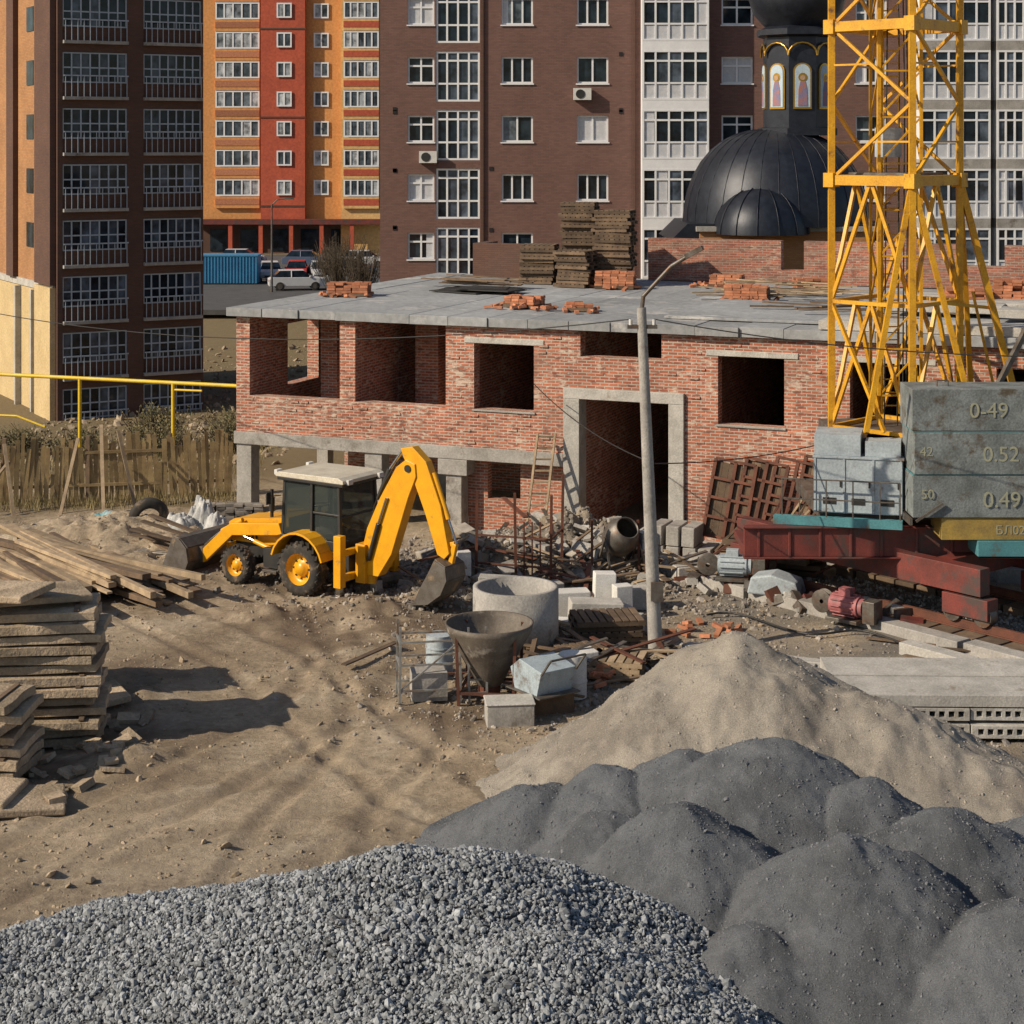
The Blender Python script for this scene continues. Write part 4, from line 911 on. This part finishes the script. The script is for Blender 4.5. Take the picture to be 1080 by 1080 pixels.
for i in range(5): b.cyl((-10.2+i*.14,47.6+i*.1,.2),(-7.9+i*.14,46.9+i*.1,.2),.05,mSteel)
for i in range(8): b.beam((-10+R(-.5,.5),48+R(-.5,.5),.3+i*.1),(-8+R(-.5,.5),46.8+R(-.5,.5),.2+i*.06),.16,mWoodD,.05)
b.obj('scrap_pipes_and_boards')
# ---------------------------------------------------------------- central yard objects
b=MB(); b.lathe([(.80,0),(.92,0),(.92,1.45),(.80,1.45),(.80,0)],(0,0,0),mConc,n=48); b.obj('concrete_well_ring',(.08,38.7,.02))
b=MB()
b.lathe([(.24,.30),(.86,1.4),(.88,1.52),(.84,1.52),(.82,1.42),(.18,.34)],(0,0,0),M('stained_hopper_steel',(.17,.145,.12),(.09,.07,.055),2,.7,.005,15,metal=.2,dirt=(.34,.31,.27),dsc=1.8,dth=.57),n=36)
b.cyl((0,0,.1),(0,0,.36),.22,mRust,n=20)
for a in (0.6,2.2,3.8,5.4): b.beam((.8*math.cos(a),.8*math.sin(a),1.4),(.75*math.cos(a),.75*math.sin(a),0),.06,mRust)
for i in range(4):
    p=[(.75*math.cos(a),.75*math.sin(a),.25) for a in (0.6,2.2,3.8,5.4)]; b.beam(p[i],p[(i+1)%4],.05,mRust)
b.obj('concrete_hopper',(-.45,35.6,.0))
# rectangular tubular frame stand beside the hopper
b=MB()
for sx in(-.6,.6):
    for sy in(-.35,.35): b.beam((sx,sy,0),(sx*.97,sy*.9,1.5 if sx<0 else 1.25),.045,mTres)
for z in(.25,.75,1.2):
    for sy in(-.34,.34): b.beam((-.6,sy,z),(.6,sy,z),.035,mTres)
    for sx in(-.6,.6): b.beam((sx,-.34,z),(sx,.34,z),.035,mTres)
b.beam((-.6,-.34,.25),(.6,-.34,1.2),.03,mTres); b.box(-.35,.35,-.25,.25,.0,.55,mConc); 
for z in np.arange(.2,1.4,.25): b.beam((.75,-.5+z*.1,z),(1.1,-.5+z*.1,z),.03,mTres)
b.beam((.75,-.5,0),(.75,-.35,1.45),.04,mTres); b.beam((1.1,-.5,0),(1.1,-.35,1.45),.04,mTres)
b.obj('tubular_frame_stand',(-1.65,35.6,gs(-1.65,35.6)),.15)
b=MB(); b.extr([(-.35,0),(.35,0),(.5,.4),(.2,.62),(-.5,.5)],-.42,.42,mBinM); b.box(-.55,.55,-.5,.5,.0,.03,mSteel); b.beam((-.5,-.42,.45),(-.8,-.42,.8),.04,mSteel); b.beam((-.5,.42,.45),(-.8,.42,.8),.04,mSteel); b.beam((-.8,-.42,.8),(-.8,.42,.8),.04,mSteel)
b.obj('mortar_bin',(.6,34.9,.4),2.2,bevel=.01)
b=MB(); b.box(-.5,.5,-.35,.35,0,.38,mWoodD); b.box(-.55,.55,-.4,.4,.383,.4,mWood); b.obj('wooden_crate',(.62,34.95,.0),.3)
b=MB(); b.box(-.45,.45,-.3,.3,0,.42,mConc); b.box(-.47,.47,-.32,.32,.423,.46,mConcL); b.obj('concrete_block',(-.05,34.1,0),.1,bevel=.02)
b=MB()
for (x,y,z,s,rz) in [(1.3,37.2,.25,(.9,.5,.5),.3),(1.9,41.0,.3,(1.2,.6,.6),.1),(2.15,42.0,.55,(.5,.4,.9),.1),(2.55,41.6,.4,(.4,.35,.8),.3),(2.5,40.6,.2,(.9,.4,.4),-.4),(1.0,41.9,.3,(1.6,.5,.6),.15),(-.2,43.2,.3,(1.2,.4,.6),-.1),(.9,43.1,.25,(.6,.4,.5),.4),(.0,42.5,.5,(.5,.3,.5),.3),(3.0,42.6,.25,(.9,.5,.5),.2),(1.3,40.2,.2,(1.5,.4,.35),-.2),(-1.2,44.4,.4,(.35,.3,.9),.2)]:
    b.cbox((x,y,z+gs(x,y)*.5),s,mPale if s[2]>.75 or random.random()<.3 else mConcL,rz,R(-.04,.04),R(-.06,.06))
b.obj('foundation_blocks',bevel=.02)
b=MB(); palletstack(b,2.1,39.6,.02,1.5,1.1,.6,.1,mWoodD); palletstack(b,1.6,37.9,.02,1.2,1.0,.35,.4,mWoodD); palletstack(b,2.2,37.2,.02,1.1,.9,.25,-.2,mWood); b.obj('pallet_stack')
b=MB(); brickheap(b,1.6,36.9,0,35,.8,.3); brickheap(b,4.3,40.6,0,14,.6,.1); b.obj('brick_heap')
b=MB(); b.cyl((0,0,0),(0,0,.85),.28,mBlueG,n=20); b.cyl((0,0,.3),(0,0,.33),.295,mBlueG,n=20); b.cyl((0,0,.58),(0,0,.61),.295,mBlueG,n=20); b.obj('steel_drum',(-1.5,37.2,0))
b=MB(); b.cyl((0,0,0),(0,0,.85),.28,mPale,n=20); b.cyl((0,0,.3),(0,0,.33),.295,mPale,n=20); b.obj('steel_drum',(1.2,35.7,0.02))
b=MB()
for i in range(60):
    x=random.gauss(1.3,1.4); y=random.gauss(37.6,1.4); L=R(.6,2.4); a=R(0,3.14); z=R(.05,.45)
    b.beam((x,y,z),(x+L*math.cos(a),y+L*math.sin(a),z+R(-.1,.3)),R(.06,.16),random.choice([mWood,mWoodD,mWoodD,mRust,mSteel]),.03)
for i in range(60):
    x=random.gauss(1.5,2.4); y=random.gauss(44.6,1.3); L=R(.6,2.4); a=R(0,3.14); z=R(.05,.5)+max(0,gs(x,y))
    b.beam((x,y,z),(x+L*math.cos(a),y+L*math.sin(a),z+R(-.1,.4)),R(.06,.16),random.choice([mWood,mWoodD,mWoodD,mRust,mSteel]),.03)
b.obj('scrap_boards')
b=MB()
for i in range(60):
    x=random.gauss(1.6,2.4); y=random.gauss(45.8,1.2)
    if y>49.3-.4*x: continue
    b.cbox((x,y,gs(x,y)+R(.05,.3)),(R(.2,.7),R(.15,.45),R(.08,.3)),random.choice([mConcL,mConc,mConc,mRubble]),R(0,3),R(-.6,.6),R(-.6,.6))
b.obj('broken_masonry',bevel=.01)
b=MB()
pp=[(-.9,45.0),(.1,44.7),(.95,44.4),(1.25,45.6)]
for x,y in pp: b.beam((x,y,0),(x+R(-.05,.05),y,2.3 if x<1.2 else 2.6),.07,mRust)
for (a,c) in zip(pp[:-1],pp[1:]):
    for z in(.5,1.2): b.beam((*a,z),(*c,z),.045,mRust)
for x in(.3,.5,.7): b.beam((x,44.6,.2),(x,44.6,1.6),.04,mRust)
for x,y,h in [(2.0,44.9,1.6),(3.3,44.6,2.0),(3.2,45.3,1.5),(-1.6,45.6,1.3)]: b.beam((x,y,0),(x+R(-.1,.1),y,h),.06,mRust)
b.obj('steel_post_barrier')
b=MB(); A=Vector((.65,48.6,.75)); B=Vector((.95,49.55,3.0)); 
for o in(-.24,.24): b.beam(A+Vector((o,0,0)),B+Vector((o,0,0)),.06,mWood)
for t in np.linspace(.06,.96,8): p=A.lerp(B,t); b.beam(p+Vector((-.24,0,0)),p+Vector((.24,0,0)),.045,mWood)
b.obj('wooden_ladder')
b=MB()
b.lathe([(.2,-.5),(.42,-.3),(.46,.05),(.3,.45),(.27,.45),(.42,.05)],(0,0,0),mSteel,n=24)
o=b.obj('mixer_drum',(0,0,1.05),rx=.9); mx=empty('concrete_mixer',(2.75,45.3,.05),.4); o.parent=mx
b=MB()
for s in(-1,1): b.beam((s*.5,-.5,0),(s*.45,0,1.05),.05,mSteel); b.beam((s*.5,.5,0),(s*.45,0,1.05),.05,mSteel); b.beam((s*.5,-.5,.25),(s*.5,.5,.25),.05,mSteel)
b.box(.5,.85,-.2,.2,.7,1.1,mBlueG); b.lathe([(.18,-.05),(.28,-.05),(.28,.05),(.18,.05)],(-.6,.45,.28),mTyre,axis='Y'); b.lathe([(.18,-.05),(.28,-.05),(.28,.05),(.18,.05)],(.6,.45,.28),mTyre,axis='Y')
b.obj('mixer_frame',parent=mx)
b=MB()
for i in range(4):
    for k in range(2 if i<3 else 1): b.cbox((3.9+i*.4,47.1-i*.16,.3+k*.52),(.34,.9,.5),mConc,-.38+R(-.07,.07),0,R(-.04,.04))
b.cbox((5.2,45.6,.25),(1.6,.5,.5),mConcL,-.5); b.cbox((4.5,45.2,.2),(.9,.5,.4),mConcL,.3)
b.obj('concrete_block_stack',bevel=.02)
b=MB()
for k in range(4):
    b.T=Matrix.Translation((5.0+k*.72,47.1-k*.29,.75+.08*k))@Matrix.Rotation(-.38,4,'Z')@Matrix.Rotation(-.22-.04*k,4,'X')@Matrix.Rotation(.15+R(-.05,.05),4,'Y')
    for x in(0,.55,1.1): b.beam((x,-.05,0),(x,-.05,2.0),.09,mRust)
    for z in np.linspace(0,2.0,5): b.beam((0,-.06,z),(1.1,-.06,z),.07,mRust)
    if k!=2:
        for j in range(6): b.box(.02+j*.18,.19+j*.18,0,.03,.02,2.0-R(0,.15),mWoodD)
b.T=Matrix.Identity(4)
for i in range(16):
    x=R(5,7.6); b.beam((x,46.3-.4*(x-5)+R(-.3,.3),R(.1,.5)),(x+R(.6,1.4),46.2-.4*(x-5)-R(0,.5),R(.4,2.4)),R(.06,.12),random.choice([mWoodD,mRust,mWood]),.05)
for k in range(5): b.cbox((6.6+R(-.2,.2),45.9-R(-.1,.1),.15+k*.16),(2.4,.7,.12),mWoodD,-.4+R(-.1,.1))
b.obj('formwork_panels')
def motor(x,y,z,rz,col,name,s=1):
    b=MB(); b.cyl((-.35,0,.35),(.35,0,.35),.24,col,n=20)
    for i in range(12): a=i*math.pi/6; b.beam((-.3,.26*math.cos(a),.35+.26*math.sin(a)),(.28,.26*math.cos(a),.35+.26*math.sin(a)),.03,col)
    b.cyl((.35,0,.35),(.46,0,.35),.2,col,n=16); b.box(-.4,.4,-.28,.28,0,.08,mSteel); b.box(-.15,.15,-.12,.12,.58,.74,col); b.box(.5,.8,-.2,.2,.05,.55,mSteel)
    b.lathe([(.05,-.1),(.26,-.1),(.26,-.07),(.12,-.07),(.12,.07),(.26,.07),(.26,.1),(.05,.1)],(-.6,0,.35),mSteel,axis='Y'); b.obj(name,(x,y,z),rz,bevel=.008)
motor(7.6,40.9,.15,-.7,M('faded_red_paint',(.42,.14,.14),(.26,.09,.1),4,.6,dirt=(.12,.1,.09),dsc=4),'winch_motor')
motor(5.4,44.1,.3,-.2,mBlueG,'winch_motor')
b=MB(); b.extr([(-.6,0),(.7,0),(.6,.35),(.0,.5),(-.5,.4)],-.35,.35,mBlueG); b.obj('motor_housing',(6.3,43.2,.2),-.4,bevel=.04)
b=MB()
for i in range(40):
    x=R(4.2,9); y=46.5-.95*(x-3.9)+R(-1.6,-.4); b.cbox((x,y,R(.05,.3)),(R(.15,.7),R(.1,.4),R(.08,.3)),random.choice([mSteel,mRust,mConcL,mWoodD,mRedO]),R(0,3),R(-.5,.5),R(-.5,.5))
b.obj('trackside_scrap')
def hollow(x,y,z,sx,sy,name,rz=0,rows=2,n=4):
    b=MB()
    for r in range(rows):
        for i in range(n):
            x0=i*1.22; z0=r*.29; jy=R(-.12,.12)
            hs=[]
            for k in range(6):
                c=x0+.16+k*.176; hs.append((c-.055,c+.055,z0+.06,z0+.17))
            b.wall(x0,x0+1.19,z0,z0+.22,jy,sy+jy,hs,mConcL)
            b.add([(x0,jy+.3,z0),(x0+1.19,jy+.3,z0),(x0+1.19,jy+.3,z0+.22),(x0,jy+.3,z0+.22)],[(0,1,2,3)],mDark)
        b.box(0,n*1.22,.3,.42,r*.29-.066,r*.29-.004,mWoodD); b.box(0,n*1.22,sy-.5,sy-.38,r*.29-.066,r*.29-.004,mWoodD)
    for j in range(2): b.cbox((n*.61+R(-.2,.2),.60+j*1.25,rows*.29+.06),(n*1.22+R(-.3,.3),1.19,.2),mConcL,R(-.02,.02))
    b.obj(name,(x,y,z),rz)
hollow(6.0,33.2,.08,4,2.6,'hollow_core_slab_stack',-.03,2,6)
b=MB()
for (x,y,z,s,rz) in [(5.3,38.2,.1,(3.2,.35,.12),-.5),(5.0,37.6,.1,(2.6,.9,.12),-.35),(6.3,37.6,.12,(2.4,.3,.15),-.4),(7.6,37.0,.12,(2.0,.5,.2),-.3),(9.0,38.0,.15,(1.8,.4,.3),-.9),(4.3,38.6,.1,(1.4,.3,.12),-.7)]:
    b.cbox((x,y,z),s,mConcL,rz,0,R(-.02,.02))
b.obj('precast_strips',bevel=.015)
b=MB()
for i in range(26): x=R(5,13);y=R(36.5,40);L=R(1,3);a=R(-1.2,0);b.beam((x,y,.1),(x+L*math.cos(a),y+L*math.sin(a),R(.08,.25)),.12,random.choice([mWood,mWoodD]),.03)
b.obj('loose_boards')
n=3500; px=rng.uniform(3.5,14,n); py=rng.uniform(30,43,n); stones('track_side_stones',np.stack([px,py,gz(px,py)],-1),np.clip(rng.lognormal(-2.9,.5,n),.03,.2),mRubble)
b=MB(); pts=[(4.5+t*.55,41.6-t*.35+.5*math.sin(t*1.3),.1+gs(4.5+t*.55,41.6-t*.35)) for t in np.linspace(0,9,40)]; b.tube(pts,.025,mBlack,n=6); b.obj('power_cable')
b=MB(); b.cyl((0,0,-.3),(-.32,0,7.45),.16,mConc,.10,n=16)
b.tube([(-.32,0,7.3),(-.28,-.05,7.7),(.3,-.2,8.35),(.72,-.3,8.62)],.045,mSteel); b.cbox((.78,-.32,8.66),(.42,.16,.10),mSteel,-.35,0,-.5)
b.box(-.62,.02,-.06,.06,7.0,7.08,mSteel); b.cyl((-.55,0,7.08),(-.55,0,7.2),.04,mPale); b.cyl((-.05,0,7.08),(-.05,0,7.2),.04,mPale); b.box(-.13,.13,-.25,-.16,1.2,1.6,mSteel)
b.obj('lamp_post',(3.1,38.7,0))
def wire(p,q,sag,name,r=.014):
    b=MB(); p=Vector(p);q=Vector(q); pts=[p.lerp(q,t)-Vector((0,0,sag*4*t*(1-t))) for t in np.linspace(0,1,24)]; b.tube(pts,r,mBlack,n=5); b.obj(name)
wire((2.55,38.7,7.2),(-22,60,6.5),1.1,'overhead_wire'); wire((3.05,38.7,7.2),(20,36,7.5),.8,'overhead_wire'); wire((2.8,38.7,4.1),(7.0,41.6,4.0),.12,'overhead_wire'); wire((2.8,38.7,4.2),(.6,49.2,4.4),.2,'overhead_wire')
# ---------------------------------------------------------------- light
EL=math.radians(33)
sd=Vector((.92*math.cos(EL),.39*math.cos(EL),-math.sin(EL)))
L=bpy.data.lights.new('sun','SUN'); L.energy=5.0; L.angle=math.radians(.5); L.color=(1,.86,.67)
lo=bpy.data.objects.new('sun',L); lo.rotation_euler=sd.to_track_quat('-Z','Y').to_euler(); bpy.context.scene.collection.objects.link(lo)
W=bpy.data.worlds.new('World'); bpy.context.scene.world=W; W.use_nodes=True; nt=W.node_tree
sk=nt.nodes.new('ShaderNodeTexSky'); sk.sky_type='NISHITA'; sk.sun_disc=False; sk.sun_elevation=EL; sk.sun_rotation=math.atan2(-sd.x,-sd.y)%(2*math.pi)
nt.links.new(sk.outputs[0],nt.nodes['Background'].inputs[0]); nt.nodes['Background'].inputs[1].default_value=.085
# ---------------------------------------------------------------- camera
c=bpy.data.cameras.new('camera'); c.sensor_width=36; c.lens=63.33; c.shift_y=-.361; c.clip_end=4000; c.clip_start=.5
co=bpy.data.objects.new('camera',c); co.location=(0,0,11); co.rotation_euler=(math.pi/2,0,0); bpy.context.scene.collection.objects.link(co)
bpy.context.scene.camera=co
sc=bpy.context.scene; sc.view_settings.view_transform='Standard'; sc.view_settings.look='None'; sc.view_settings.exposure=0
